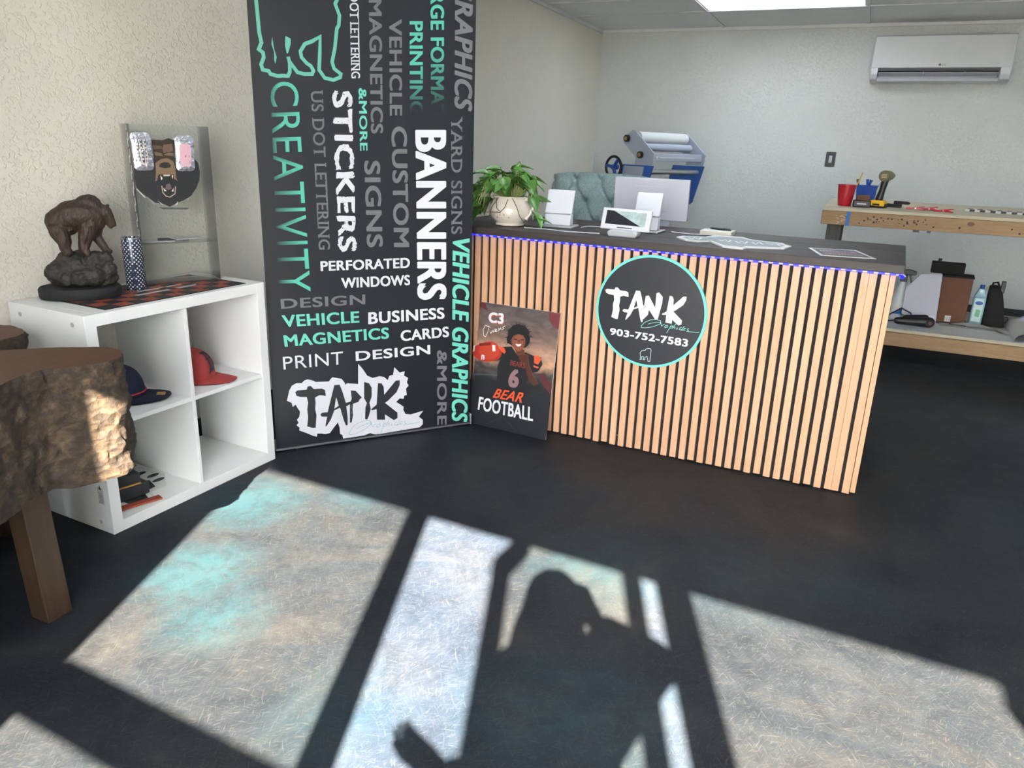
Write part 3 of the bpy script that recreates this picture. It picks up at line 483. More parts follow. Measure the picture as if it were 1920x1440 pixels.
POSTER_ART={'hair':[(0.3963,0.7064),(0.3819,0.7439),(0.398,0.7766),(0.3872,0.8062),(0.4206,0.8288),(0.4417,0.8499),(0.4824,0.8616),(0.5111,0.8705),(0.5483,0.8644),(0.5902,0.8649),(0.6235,0.8458),(0.6568,0.8266),(0.6563,0.7963),(0.6745,0.7754),(0.6731,0.7369),(0.6535,0.7116),(0.6265,0.693),(0.4671,0.6907),(0.4281,0.7021)],'face':[(0.444,0.7428),(0.4664,0.7723),(0.5243,0.7915),(0.5857,0.7873),(0.6168,0.7615),(0.6235,0.7237),(0.6092,0.6872),(0.5705,0.6631),(0.5279,0.6598),(0.4812,0.6805),(0.4519,0.7086)],'smile':[(0.5032,0.7119),(0.5381,0.7096),(0.5757,0.7184),(0.5643,0.6993),(0.5286,0.6929)],'eyeL':[(0.4761,0.7501),(0.5187,0.7524),(0.5178,0.7431),(0.4813,0.7406)],'eyeR':[(0.5611,0.7539),(0.6005,0.7582),(0.5985,0.7488),(0.5663,0.7452)],'nose':[(0.5262,0.744),(0.5562,0.7472),(0.5654,0.7289),(0.5233,0.7243)],'neck':[(0.4879,0.6773),(0.6172,0.6763),(0.63,0.6385),(0.5406,0.6202)],'jersey':[(0.3455,0.6692),(0.4556,0.6855),(0.54,0.6241),(0.6326,0.6585),(0.7328,0.6427),(0.8299,0.6385),(0.8581,0.5869),(0.8156,0.5258),(0.7574,0.5104),(0.7136,0.4805),(0.6822,0.3775),(0.6952,0.3036),(0.3275,0.2519),(0.3045,0.511),(0.3331,0.5797)],'padL':[(0.2946,0.6714),(0.3652,0.6635),(0.3909,0.6346),(0.3722,0.6164),(0.3252,0.635)],'padR':[(0.7443,0.6456),(0.8042,0.6472),(0.8388,0.6239),(0.8051,0.5804),(0.7555,0.5862)],'padR2':[(0.7465,0.5692),(0.8207,0.5624),(0.8111,0.5493),(0.7553,0.5544)],'armL':[(0.2279,0.5997),(0.3382,0.6325),(0.3417,0.5645),(0.2487,0.5411)],'armR':[(0.5515,0.6294),(0.5986,0.6428),(0.6726,0.6396),(0.6979,0.5673),(0.7604,0.4946),(0.8339,0.4309),(0.7768,0.4068),(0.7058,0.455),(0.645,0.5528),(0.5702,0.5918)],'laces':[(0.0383,0.6669),(0.1906,0.6876),(0.1869,0.6673),(0.0475,0.6437)],'patch':[(0.8067,0.5086),(0.8913,0.5114),(1.0031,0.4372),(0.9928,0.3702),(0.8968,0.4229)],'tr':[(0.8577,0.9938),(1.0,1.0),(0.9983,0.8695),(0.929,0.8991),(0.8736,0.9447)],'tl':[(-0.0,1.0),(0.0638,0.9907),(0.1083,0.9348),(0.0439,0.9477),(0.0047,0.9592)],'stripe':[(0.2081,0.6713),(0.2462,0.6723),(0.2577,0.6257),(0.2202,0.619)],'stripe2':[(-0.0368,0.6343),(-0.0121,0.6492),(-0.0129,0.5963),(-0.0316,0.5859)],'turf':[(-0.0255,0.4027),(0.3159,0.4294),(0.3147,0.4377),(-0.0198,0.4119)],'dark':[(-0.0345,0.3587),(0.3088,0.3865),(0.3264,0.2605),(0.9605,0.3492),(0.9998,0.4529),(1.0112,0.1009),(1.0,0.0),(-0.0,0.0)]}
POSTER_BALL=[(0.3407,0.6152),(0.3381,0.5981),(0.3253,0.5812),(0.3031,0.5653),(0.2725,0.5513),(0.2351,0.5401),(0.1928,0.5322),(0.148,0.528),(0.103,0.5279),(0.0604,0.5319),(0.0225,0.5398),(-0.0084,0.5512),(-0.0307,0.5653),(-0.043,0.5815),(-0.0449,0.5988),(-0.0361,0.6163),(-0.0173,0.6329),(0.0105,0.6478),(0.0456,0.6602),(0.086,0.6694),(0.1297,0.675),(0.1742,0.6767),(0.2172,0.6745),(0.2564,0.6684),(0.2899,0.6589),(0.316,0.6464),(0.3332,0.6316)]
POSTER_WORDS=[('C3','white',[(0.1296,0.8454),(0.3252,0.8496),(0.3186,0.9357),(0.1241,0.9287)]),('BEARS','red',[(0.4643,0.5347),(0.655,0.5315),(0.6496,0.5758),(0.4665,0.577)]),('6','mauve',[(0.462,0.3604),(0.5959,0.3641),(0.6019,0.5151),(0.4702,0.5134)]),('FOOTBALL','white',[(0.1103,0.1235),(0.8265,0.1264),(0.8118,0.2394),(0.1151,0.2353)]),('BEAR','orange',[(0.2879,0.2507),(0.6655,0.2551),(0.6763,0.339),(0.3066,0.3267)]),('B','white',[(0.0857,0.5405),(0.1314,0.5426),(0.1333,0.5805),(0.0878,0.5785)])]
POSTER_SCRIPT=[[(0.1427,0.812),(0.0974,0.819),(0.0764,0.7819),(0.0884,0.736),(0.1152,0.727),(0.1413,0.773),(0.1417,0.8196),(0.1624,0.8063)],[(0.1664,0.7756),(0.1809,0.7615),(0.1966,0.7865),(0.2111,0.7725),(0.2199,0.8005)],[(0.2282,0.7859),(0.2519,0.7961),(0.236,0.8022),(0.2287,0.7821),(0.2597,0.7853)],[(0.2715,0.7904),(0.2745,0.8138),(0.2889,0.7999),(0.2985,0.8201),(0.3068,0.8056)],[(0.3514,0.8393),(0.3224,0.8264),(0.3421,0.8185),(0.319,0.8069)]]
POSTER_LINES=[[(0.2504,0.0221),(0.4409,0.11),(0.6404,0.0199)],[(-0.0113,0.761),(0.0383,0.7228)],[(0.8623,0.9436),(0.9417,0.8931)],[(-0.0198,0.4119),(0.3159,0.4294)]]
DECAL=[(-0.7157,3.3733),(-0.7017,3.439),(-0.6058,3.4671),(-0.5857,3.588),(-0.5477,3.5779),(-0.4557,3.5792),(-0.4216,3.521),(-0.3634,3.489),(-0.2744,3.4622),(-0.2591,3.4139),(-0.2316,3.3746),(-0.2511,3.2689),(-0.2715,3.2651),(-0.3897,3.2027),(-0.3982,3.1509),(-0.4788,3.1613),(-0.5226,3.2441),(-0.5619,3.3234),(-0.6036,3.2744),(-0.6574,3.287),(-0.6906,3.3332)]
DECAL_INK=[[(-0.6611,3.3735),(-0.6381,3.3326),(-0.6412,3.4057),(-0.6109,3.3407),(-0.6134,3.4139)],[(-0.5339,3.3906),(-0.5128,3.35),(-0.5088,3.4117),(-0.4845,3.3309),(-0.4845,3.4025)],[(-0.463,3.3914),(-0.4395,3.3262),(-0.4405,3.4102),(-0.4139,3.3198),(-0.4143,3.4032)],[(-0.3933,3.3922),(-0.3689,3.3295),(-0.3698,3.4258),(-0.3443,3.3497)],[(-0.3401,3.4081),(-0.3096,3.3781),(-0.2972,3.4156),(-0.2748,3.3528)],[(-0.5777,3.4753),(-0.5591,3.5388),(-0.5002,3.5413)]]
STICKER=[(-0.1674,3.4082),(0.0168,3.4531),(0.0922,3.2072),(-0.1078,3.1751)]
# ---------------------------------------------------------------- the setting
WX, WY, CZ, EX = -2.56, 7.68, 2.405, 4.2
mb = MB(); mb.box((WX-0.1, -0.9, -0.1), (EX+0.1, WY+0.1, 0)); struct(mb.build('floor', 'floor'))
mb = MB(); mb.box((-14, -22, -0.2), (18, -0.9, -0.06)); g = struct(mb.build('pavement', 'pave'))
mb = MB(); mb.box((WX-0.1, -1.2, 0), (WX, WY+0.1, 2.75)); struct(mb.build('wall_left', 'wall_left'))
mb = MB(); mb.box((WX, WY, 0), (EX, WY+0.1, 2.75)); struct(mb.build('wall_back', 'wall'))
mb = MB(); mb.box((EX, -1.3, 0), (EX+0.1, WY+0.1, 2.75)); struct(mb.build('wall_right', 'wall'))
mb = MB(); mb.box((WX, -0.5, 0), (WX+0.012, WY-0.012, 0.10), 0.003); struct(mb.build('baseboard_left', 'baseboard'))
mb = MB(); mb.box((WX+0.012, WY-0.012, 0), (EX, WY, 0.10), 0.003); struct(mb.build('baseboard_back', 'baseboard'))
# wall angle under the ceiling
mb = MB(); mb.box((WX, WY-0.022, CZ-0.028), (EX, WY, CZ)); struct(mb.build('trim_1', 'grid'))
mb = MB(); mb.box((WX, -0.7, CZ-0.028), (WX+0.022, WY-0.022, CZ)); struct(mb.build('trim_2', 'grid'))
# suspended ceiling: tiles that sag a little on a white grid
xs = [-2.56, -1.38, -0.17, 1.05, 2.27, 3.49, 4.2]
ys = [7.68, 6.80, 6.19, 5.58, 4.97, 4.36, 3.75, 3.14, 2.53, 1.92, 1.31, 0.70, 0.09, -0.85]
lamps = [(1, 1), (1, 6), (4, 1), (4, 6), (1, 11), (4, 11)]
mb = MB(); rnd = random.Random(3)
mb.box((WX, -1.0, CZ+0.20), (EX, WY, CZ+0.25)); mb.mi = 1
for i in range(len(xs)-1):
    for j in range(len(ys)-1):
        if (i, j) in lamps: continue
        x0, x1, y1, y0 = xs[i], xs[i+1], ys[j], ys[j+1]
        s = rnd.uniform(0.002, 0.012); e = 0.014
        nx, ny = 8, 4
        def tf(u, v, dz=0.0): return (x0+e+(x1-x0-2*e)*u, y0+e+(y1-y0-2*e)*v, CZ+0.003-s*4*u*(1-u)*(0.4+0.6*abs(2*v-1))+dz)
        mb.grid(tf, nx, ny)
        mb.grid(lambda u, v: tf(u, v, 0.016), nx, ny)
struct(mb.build('ceiling', ['dark_gap', 'tile']))
mb = MB()
for x in xs[1:-1]: mb.box((x-0.012, -0.85, CZ-0.006), (x+0.012, WY-0.022, CZ+0.002))
for y in ys[1:-1]:
    for i in range(len(xs)-1): mb.box((xs[i]+0.012, y-0.012, CZ-0.006), (xs[i+1]-0.012, y+0.012, CZ+0.002))
struct(mb.build('trim_3', 'grid'))
def ceiling_light(i, j, label):
    x0, x1, y1, y0 = xs[i]+0.013, xs[i+1]-0.013, ys[j]-0.013, ys[j+1]+0.013
    t = thing('ceiling_light', label, 'ceiling light', ((x0+x1)/2, (y0+y1)/2, CZ), group='light panels in the ceiling grid')
    a, b = (x1-x0)/2, (y1-y0)/2
    m_ = MB()
    for q in (((-a, -b, 0), (a, -b+0.012, 0.03)), ((-a, b-0.012, 0), (a, b, 0.03)), ((-a, -b+0.012, 0), (-a+0.012, b-0.012, 0.03)), ((a-0.012, -b+0.012, 0), (a, b-0.012, 0.03))): m_.box(*q)
    m_.build('frame', 'grid', t)
    m_ = MB(); m_.box((-a+0.012, -b+0.012, 0.006), (a-0.012, b-0.012, 0.012)); m_.build('diffuser', 'panel', t)
ceiling_light(1, 1, 'glowing white light panel in the ceiling grid above the reception counter')
for i, j in lamps[1:]:  # unseen panels added to the grid to light the room
    ceiling_light(i, j, 'added light panel in the ceiling grid, unseen, to light the room')
# front wall with the shop door and windows, behind the camera
FW = Matrix.Translation((0.2, -0.85, 0)) @ Matrix.Rotation(math.radians(-2.9), 4, 'Z') @ Matrix.Translation((-0.2, 0, 0))
def fw(mb_): mb_.M = FW; return mb_
mb = fw(MB())
mb.box((-2.8, -0.015, 2.122), (4.5, 0, 2.75)); mb.box((-2.8, -0.12, 2.32), (4.5, -0.0155, 2.75)); mb.box((-2.8, -0.12, 0), (-1.03, 0, 2.13)); mb.box((1.65, -0.12, 0), (4.5, 0, 2.13))
mb.box((-1.03, -0.12, 0), (-0.246, 0, 0.12)); mb.box((0.803, -0.12, 0), (1.65, 0, 0.12))
struct(mb.build('wall_front', 'wall'))
def window(n, x0, x1):
    m_ = fw(MB())
    m_.box((x0, -0.03, 1.18), (x1, 0.015, 1.285)); m_.box((x0, -0.03, 0.12), (x1, 0.015, 0.18))
    o = struct(m_.build('window_%d' % n, 'frame'))
    m_ = fw(MB()); m_.box((x0, -0.010, 0.18), (x1, -0.004, 1.18)); m_.box((x0, -0.010, 1.285), (x1, -0.004, 2.13)); m_.build('pane', 'glass_tint', o)
window(1, -1.03, -0.246); window(2, 0.803, 1.65)
mb = fw(MB()); mb.box((-0.246, -0.04, 0), (-0.174, 0.015, 2.13)); mb.box((0.708, -0.04, 0), (0.803, 0.015, 2.13)); struct(mb.build('trim_4', 'frame'))
# the glazed door stands ajar, its closer arm at the head
D0, D1 = Vector((0.225, -0.165)), Vector((0.625, -0.03)); dd = (D1-D0).normalized(); dn = Vector((-dd.y, dd.x))
def dbox(m_, s0, s1, z0, z1, th=0.02):
    q = [D0+dd*s0-dn*th, D0+dd*s1-dn*th, D0+dd*s1+dn*th, D0+dd*s0+dn*th]
    m_.prism([(p.x, p.y) for p in q], lambda u, v, t: (u, v, t), z0, z1)
W_ = (D1-D0).length
mb = fw(MB()); dbox(mb, -0.03, 0.03, 0.01, 2.12); dbox(mb, W_-0.03, W_+0.03, 0.01, 2.28); dbox(mb, 0.03, W_-0.03, 0.01, 0.22); dbox(mb, 0.03, W_-0.03, 0.98, 1.03)
door = struct(mb.build('door_1', 'frame'))
mb = fw(MB()); dbox(mb, 0.03, W_-0.03, 0.22, 0.98, 0.003); dbox(mb, 0.03, W_-0.03, 1.03, 2.28, 0.003); mb.build('pane', 'glass_tint', door)
mb = fw(MB()); mb.box((0.185, -0.16, 2.075), (0.25, -0.005, 2.128)); mb.build('closer_arm', 'frame', door)

# ---------------------------------------------------------------- white cube bookcase and what it carries
SHA = 1.5253; SHO = Vector((-2.1496, 1.5447, 0))
SHM = Matrix.Translation(SHO) @ Matrix.Rotation(SHA, 4, 'Z')
def S(x, y, z=0): return SHM @ Vector((x, y, z))
bc = thing('bookcase', 'white four-cube bookcase standing against the left wall beside the banner', 'bookcase', SHO, SHA)
W, D, H, T4 = 0.765, 0.39, 0.765, 0.04
def bpart(name, *boxes, m='white', bev=0.0012, parent=None):
    k = MB()
    for a, b in boxes: k.box(a, b, bev, 1)
    return k.build(name, m, parent or bc)
bpart('top_panel', ((T4, 0, H-T4), (W-T4, D, H)))
bpart('base_panel', ((T4, 0, 0), (W-T4, D, T4)))
for x0 in (0, W-T4):
    sp = bpart('side_panel', ((x0, 0, 0), (x0+T4, D, H)))
    if x0 == 0:
        for y, z in ((0.06, 0.73), (0.33, 0.73), (0.06, 0.035)):
            k = MB(); k.prism([(y+0.008*math.cos(a*PI/6), z+0.008*math.sin(a*PI/6)) for a in range(12)], lambda u, v, t: (t, u, v), -0.0015, 0)
            k.build('screw_cap', 'grey_plastic', sp)
        A = Art(lambda u, v, l: (-0.0004*l, u, v))
        A.poly([(0.028, 0.105), (0.058, 0.105), (0.058, 0.168), (0.028, 0.168)], '#c9cac8')
        A.poly([(0.036, 0.16), (0.05, 0.16), (0.043, 0.178)], '#2a2a2c')
        for i in range(7): A.poly([(0.031, 0.110+i*0.006), (0.055-0.003*(i % 3), 0.110+i*0.006), (0.055-0.003*(i % 3), 0.113+i*0.006), (0.031, 0.113+i*0.006)], '#8d8f90', up=False)
        A.build('warning_sticker', 'ink_matte', sp)
bpart('divider', ((0.3745, 0.004, T4), (0.3905, D, H-T4)))
for x0, x1 in ((T4, 0.3745), (0.3905, W-T4)): bpart('shelf', ((x0, 0.006, 0.3745), (x1, D, 0.3905)))
# checkered mat
mt = thing('mat', 'orange and black checkered mat with white shapes lying on the white bookcase', 'mat', S(0, 0, H), SHA)
mb = MB(); mb.box((0.095, 0.028, 0), (0.70, 0.345, 0.0022), 0.0008, 1); mb.build('base', 'base_black', mt)
A = Art(lambda u, v, l: (u, v, 0.0022+0.00006*l))
q = 0.0525
for i in range(11):
    for j in range(6):
        x, y = 0.105+i*q, 0.034+j*q*0.98
        A.poly([(x, y), (x+q, y), (x+q, y+q*0.98), (x, y+q*0.98)], '#8f4632' if (i+j) % 2 else '#1c222a', up=False)
A.z += 1
for p in ([(0.30, 0.135), (0.44, 0.135), (0.44, 0.155), (0.30, 0.155)], [(0.33, 0.19), (0.42, 0.185), (0.46, 0.20), (0.37, 0.21)], [(0.48, 0.135), (0.56, 0.14), (0.57, 0.16), (0.47, 0.155)], [(0.46, 0.19), (0.53, 0.19), (0.54, 0.205), (0.47, 0.205)]): A.poly(p, '#b9b9b5', up=False)
A.build('checker_print', 'ink_matte', mt)
# bear statue
ba = SHA - math.radians(42)
st = thing('bear_statue', 'dark bronze bear statue standing on a rock on the white bookcase', 'statue', S(0.185, 0.275, H+0.0026), ba)
mb = MB(); mb.lathe([(0.124, 0.0), (0.128, 0.004), (0.129, 0.030), (0.123, 0.037)], 48, sx=1.0, sy=0.74); mb.build('plinth', 'base_black', st, True)
def bp(x, y, w=0.0):
    return Vector((0.000283*((x-545)-0.125*(y-1300)) + 0.0, w, 0.000283*((1340-y)-0.125*(x-545))+0.012))
k = 0.000283
mb = MB()
for x, y, w, r in ((330, 1110, 0.0, 140), (560, 1090, 0.0, 175), (780, 1100, 0.0, 130), (300, 1090, -0.02, 95), (500, 1000, 0.0, 150), (700, 930, -0.01, 120), (815, 870, -0.01, 75), (845, 1000, -0.01, 85), (690, 1080, -0.03, 120), (400, 930, 0.0, 95), (360, 1020, 0.02, 110), (240, 1110, 0.01, 75), (800, 1090, 0.0, 105), (560, 1120, -0.04, 100), (420, 1140, -0.03, 90), (500, 950, 0.045, 110), (690, 1000, 0.045, 110), (560, 900, 0.01, 90), (880, 1110, 0.01, 70)):
    mb.sphere(bp(x, y+15, w), r*k*1.16, 2, (1, 0.9, 1))
rk = remeshed(mb, 'rock', 'rock', 0.004, st, 2)
for v in rk.data.vertices: v.co += v.normal*0.005*noise.noise(v.co*55) + v.normal*0.002*noise.noise(v.co*140)
mb = MB()
def cap(a, ra, b, rb, wa=0.0, wb=0.0): mb.hull(bp(*a, wa), ra*k, bp(*b, wb), rb*k)
cap((310, 505), 148, (440, 430), 182); cap((440, 430), 186, (590, 400), 196); cap((590, 400), 192, (665, 395), 160); cap((585, 285), 120, (640, 275), 128)
cap((320, 560), 135, (400, 520), 150); cap((600, 480), 150, (680, 470), 130)
cap((690, 335), 118, (790, 345), 90); cap((790, 345), 86, (832, 390), 66); cap((838, 398), 58, (893, 474), 30); cap((832, 430), 50, (862, 508), 24)
for w in (-0.012, 0.014): mb.sphere(bp(808+w*600, 268, w*1.3), 27*k, 2, (0.7, 1, 1))
cap((330, 610), 112, (385, 720), 82, -0.024, -0.028); cap((385, 720), 78, (395, 800), 62, -0.028, -0.028); cap((395, 800), 58, (430, 850), 52, -0.028, -0.032)
cap((300, 600), 100, (340, 700), 68, 0.026, 0.030); cap((340, 700), 62, (355, 800), 50, 0.030, 0.030); cap((355, 800), 46, (400, 860), 44, 0.03, 0.03)
cap((640, 500), 110, (605, 650), 82, -0.022, -0.028); cap((605, 650), 78, (590, 790), 60, -0.028, -0.028); cap((590, 800), 56, (625, 830), 48, -0.028, -0.03)
cap((690, 500), 92, (690, 640), 66, 0.022, 0.024); cap((690, 640), 62, (800, 790), 44, 0.024, 0.02); cap((800, 800), 42, (840, 815), 36, 0.02, 0.02)
br = remeshed(mb, 'bear', 'bronze', 0.0028, st, 2)
for v in br.data.vertices: v.co += v.normal*0.0011*noise.noise(Vector((v.co.x*90, v.co.y*90, v.co.z*45)))
# tumbler
tb = thing('tumbler', 'silver and navy diamond-patterned tumbler beside the bear statue', 'tumbler', S(0.372, 0.235, H+0.0026), SHA)
mb = MB(); mb.lathe([(0.031, 0.0), (0.0325, 0.003), (0.0335, 0.183), (0.0325, 0.187), (0.030, 0.187), (0.029, 0.02)], 48); mb.build('sleeve', 'diamond', tb, True, 0.6)
mb = MB(); mb.lathe([(0.0338, 0.183), (0.0345, 0.186), (0.0338, 0.190), (0.030, 0.190)], 48, cap=False); mb.build('rim', 'chrome', tb, True)
# clear acrylic display with a bear head print
AA = 1.08776; AO = Vector((-2.408, 2.001, H+0.0026))
ac = thing('display_stand', 'clear acrylic display stand with growling bear head print on the bookcase', 'display stand', AO, AA)
AW, AD, AH = 0.279, 0.125, 0.578; t = 0.004
for nm, a, b in (('front_panel', (t, 0, t), (AW-t, t, AH)), ('side_panel', (0, 0, t), (t, AD, AH)), ('side_panel', (AW-t, 0, t), (AW, AD, AH)), ('base_panel', (0, 0, 0), (AW, AD, t)), ('shelf', (t+0.0005, t+0.0005, 0.150), (AW-t-0.0005, AD-0.004, 0.154))):
    mb = MB(); mb.box(a, b); mb.build(nm, 'acrylic' if nm != 'side_panel' else 'acrylic_edge', ac)
mb = MB(); mb.box((t, AD-t, t), (AW-t, AD, AH)); mb.build('back_panel', 'acrylic', ac)
A = Art(lambda u, v, l: (u, -0.0003-0.00012*l, v))
HA = HEAD_ART
for key, c in (('fur', '#24262a'), ('brow', '#33281f'), ('l1', '#5f4b40'), ('l2', '#6e5749'), ('l3', '#75604f'), ('l4', '#7a6452'), ('muz', '#80684f'), ('nose', '#23282b'), ('mouth', '#1e2324'), ('tongue', '#6d5a62'), ('t1', '#e6e4da'), ('t2', '#e6e4da'), ('t3', '#c9c4b8'), ('t4', '#dcd7cc'), ('t5', '#dcd7cc'), ('w1', '#e8e8e4'), ('w2', '#e8e8e4'), ('w3', '#e8e8e4'), ('w4', '#e0e0dc'), ('w5', '#e0e0dc'), ('plate', '#4b5350')): A.poly(HA[key], c)
A.stroke(HEAD_LIP, 0.0035, '#b9a493')
rnd = random.Random(5); fc = HA['fur']
for i in range(60):
    x_, y_ = rnd.uniform(0.095, 0.155), rnd.uniform(0.43, 0.535); A.stroke([(x_, y_), (x_+rnd.uniform(-0.004, 0.004), y_-rnd.uniform(0.004, 0.010))], 0.0011, rnd.choice(['#2a211b', '#4a3a30', '#8d7561', '#3a2e26']), up=False, taper=True)
for i in range(70):     # fur strokes
    a = rnd.uniform(PI*1.0, PI*2.0); rr = rnd.uniform(0.05, 0.095); cx_, cz_ = 0.135, 0.40
    p = Vector((cx_+rr*math.cos(a), cz_+rr*math.sin(a)*1.1)); d = Vector((math.cos(a), math.sin(a)))*rnd.uniform(0.008, 0.018)
    A.stroke([p, p+d], 0.0012, rnd.choice(['#3d3a3b', '#55494a', '#15181b', '#6b5a55']), up=False, taper=True)
A.build('bear_head_print', 'ink', ac)
A = Art(lambda u, v, l: (-0.0003-0.0001*l, u, v))
for i in range(20):
    z = 0.008+i*0.0285; c1, c2 = ('#1f2224', '#cfd2cf') if i % 2 else ('#cfd2cf', '#1f2224')
    A.poly([(0.004, z), (0.016, z), (0.016, z+0.0285), (0.004, z+0.0285)], c1, up=False); A.poly([(0.016, z+0.006), (0.028, z+0.006), (0.028, z+0.0345), (0.016, z+0.0345)], c2, up=False)
A.build('checker_edge', 'ink', ac)
def pouch(quad, label, inner):
    q0 = [Vector(p) for p in quad]; o0 = (q0[0]+q0[1]+q0[2]+q0[3])/4
    t_ = thing('pouch', label, 'pouch', Matrix.Translation(AO) @ Matrix.Rotation(AA, 4, 'Z') @ Vector((o0.x, -0.0032, o0.y)), AA, 'foil pouches on the acrylic stand')
    def mp(u, v):
        # rounded rectangle
        x, y = 2*u-1, 2*v-1; n_ = 6.0; rr = (abs(x)**n_+abs(y)**n_)**(1/n_) if (x or y) else 1; mxx = max(abs(x), abs(y)); s_ = (mxx/rr if rr else 1); x, y = x*s_, y*s_; u, v = (x+1)/2, (y+1)/2
        p = (q0[0]*(1-u)+q0[1]*u)*(1-v)+(q0[3]*(1-u)+q0[2]*u)*v - o0
        return p, x, y
    def fr(u, v):
        p, x, y = mp(u, v); h = 0.008*(max(0, 1-x*x)**0.5)*(max(0, 1-y**4)**0.5)*(0.35 if v > 0.84 else 1) + 0.0012*noise.noise(Vector((p.x*90, p.y*90, 3)))
        return (p.x, -0.0012-max(0, h), p.y)
    m_ = MB(); m_.grid(fr, 22, 30); m_.grid(lambda u, v: (mp(u, v)[0].x, 0.0, mp(u, v)[0].y), 22, 30)
    bmesh.ops.remove_doubles(m_.bm, verts=m_.bm.verts[:], dist=0.0003)
    m_.build('foil', 'foil', t_, True)
    A_ = Art(lambda u, v, l: (fr(u, v)[0], fr(u, v)[1]-0.0006-0.0001*l, fr(u, v)[2]))
    inner(A_); A_.build('contents', 'ink', t_)
def in_l(A_):
    for c in (0.30, 0.50, 0.70):
        for kk in range(12):
            y0 = 0.78-kk*0.05; col = '#22252a' if kk % 2 else '#d8d2c8'; A_.poly([(c-0.055, y0), (c-0.005, y0), (c-0.005, y0+0.045), (c-0.055, y0+0.045)], col, up=False)
            A_.poly([(c+0.005, y0), (c+0.04, y0), (c+0.04, y0+0.045), (c+0.005, y0+0.045)], '#22252a', up=False)
    A_.z += 1
    for w in (0.10, 0.22): A_.stroke([(0.5-w, 0.75), (0.5-w, 0.30), (0.5-w*0.7, 0.20), (0.5, 0.16), (0.5+w*0.7, 0.20), (0.5+w, 0.30), (0.5+w, 0.75)], 0.035, '#d9cfc4')
def in_r(A_):
    def g(i, j): return [(0.22+0.56*i, 0.14+0.62*j)]
    for i in range(6):
        for j in range(8): A_.poly([(0.20+0.6*(i+a)/6, 0.14+0.62*(j+b)/8) for a, b in ((0, 0), (1, 0), (1, 1), (0, 1))], '#d8aebb', up=False)
    A_.z += 1
    for x, y, w in ((0.42, 0.52, 0.05), (0.46, 0.36, 0.06), (0.62, 0.56, 0.03), (0.70, 0.22, 0.05), (0.30, 0.62, 0.03), (0.66, 0.40, 0.03)): A_.poly([(x, y), (x+w, y-w*0.5), (x+w*1.2, y+w*1.4), (x+w*0.3, y+w*1.6)], '#9c4a63', up=False)
pouch(POUCH_QUADS[0], 'foil pouch with black-and-cream chain hanging left on the acrylic stand', in_l)
pouch(POUCH_QUADS[1], 'foil pouch with pink card hanging right on the acrylic stand', in_r)
rnd = random.Random(11)
acm = Matrix.Translation(AO) @ Matrix.Rotation(AA, 4, 'Z')
for i, (x, y, r_, c, lb) in enumerate(((0.07, 0.05, 0.1, 'paper', 'white card leaf lowest on the acrylic shelf'), (0.13, 0.06, -0.25, 'box_black', 'black card leaf across the middle of the acrylic shelf'), (0.18, 0.055, 0.2, 'paper', 'white card leaf on top at the right of the acrylic shelf'))):
    mb = MB(); mb.box((-0.055, -0.03, 0), (0.055, 0.03, 0.003), 0.0006, 1); o_ = mb.build('card', c)
    o_.location = acm @ Vector((x, y, 0.1545+i*0.0034)); o_.rotation_euler = (0, 0, AA+r_); tag(o_, lb, 'card', 'cards on the acrylic shelf')
# caps
def baseball_cap(label, loc, rz, m, tall, flat, rope=False):
    t_ = thing('baseball_cap', label, 'cap', loc, rz)
    R = 0.092
    def dome(a, e):
        c_ = math.cos(e)**0.75; z = tall*math.sin(e)**0.85
        return Vector((R*1.08*c_*math.cos(a), R*0.92*c_*math.sin(a), z+0.012))
    m_ = MB(); m_.grid(lambda u, v: dome(2*PI*u, 0.001+(PI/2-0.002)*v), 48, 16); m_.grid(lambda u, v: dome(2*PI*u, 0.001+(PI/2-0.002)*v)*0.97, 48, 16)
    m_.sphere((0, 0, tall+0.013), 0.006, 2, (1, 1, 0.6)); cr_ = m_.build('crown', m, t_, True)
    def brim(u, v, dz=0):
        a = (u-0.5)*2*1.25; r0 = Vector((R*1.08*math.cos(a), R*0.92*math.sin(a)))
        ext = 0.085*max(0, math.cos(a*0.62/0.78*0.8))**0.7*(1-abs(u-0.5)**3*8*0.9)
        p = r0 + Vector((1, 0))*ext*v + Vector((0, math.sin(a)*0.012))*v
        z = 0.014 - (0.010 if not flat else 0.004)*v - (0.22 if not flat else 0.05)*p.y*p.y/0.09*v + dz
        return (p.x, p.y, max(0.001, z))
    m_ = MB(); m_.grid(lambda u, v: brim(u, v), 24, 8); m_.grid(lambda u, v: brim(u, v, 0.003), 24, 8); b_ = m_.build('brim', m, t_, True)
    return t_, dome, brim, b_
t_, dome, brim, b_ = baseball_cap('navy cap with red cord and tan brim label in the left cube', S(0.215, 0.205, 0.391), SHA-0.85, 'navy', 0.118, True)
mb = MB(); mb.tube([dome(a*1.3/12-0.0, 0.1)*1.015+Vector((0, 0, 0.004)) for a in range(-12, 13)], 0.0028, 8); mb.build('cord', 'cord_red', t_, True)
A = Art(lambda u, v, l: tuple(Vector(brim(u, v, 0.0035+0.0001*l)))); A.poly([(0.44, 0.45), (0.60, 0.45), (0.60, 0.80), (0.44, 0.80)], '#b98f52'); A.build('brim_label', 'ink_matte', t_)
t_, dome, brim, b_ = baseball_cap('coral red cap with dark letter in the right cube', S(0.525, 0.19, 0.391), SHA-1.08, 'coral', 0.112, False)
def on_dome(u, v, l): return dome(-0.10+u*0.42, 0.62+v*0.42)*(1.02+0.001*l)
def dense(P_): return [tuple(Vector(a).lerp(Vector(b), t/6)) for a, b in zip(P_, P_[1:]) for t in range(6)]+[P_[-1]]
A = Art(on_dome)
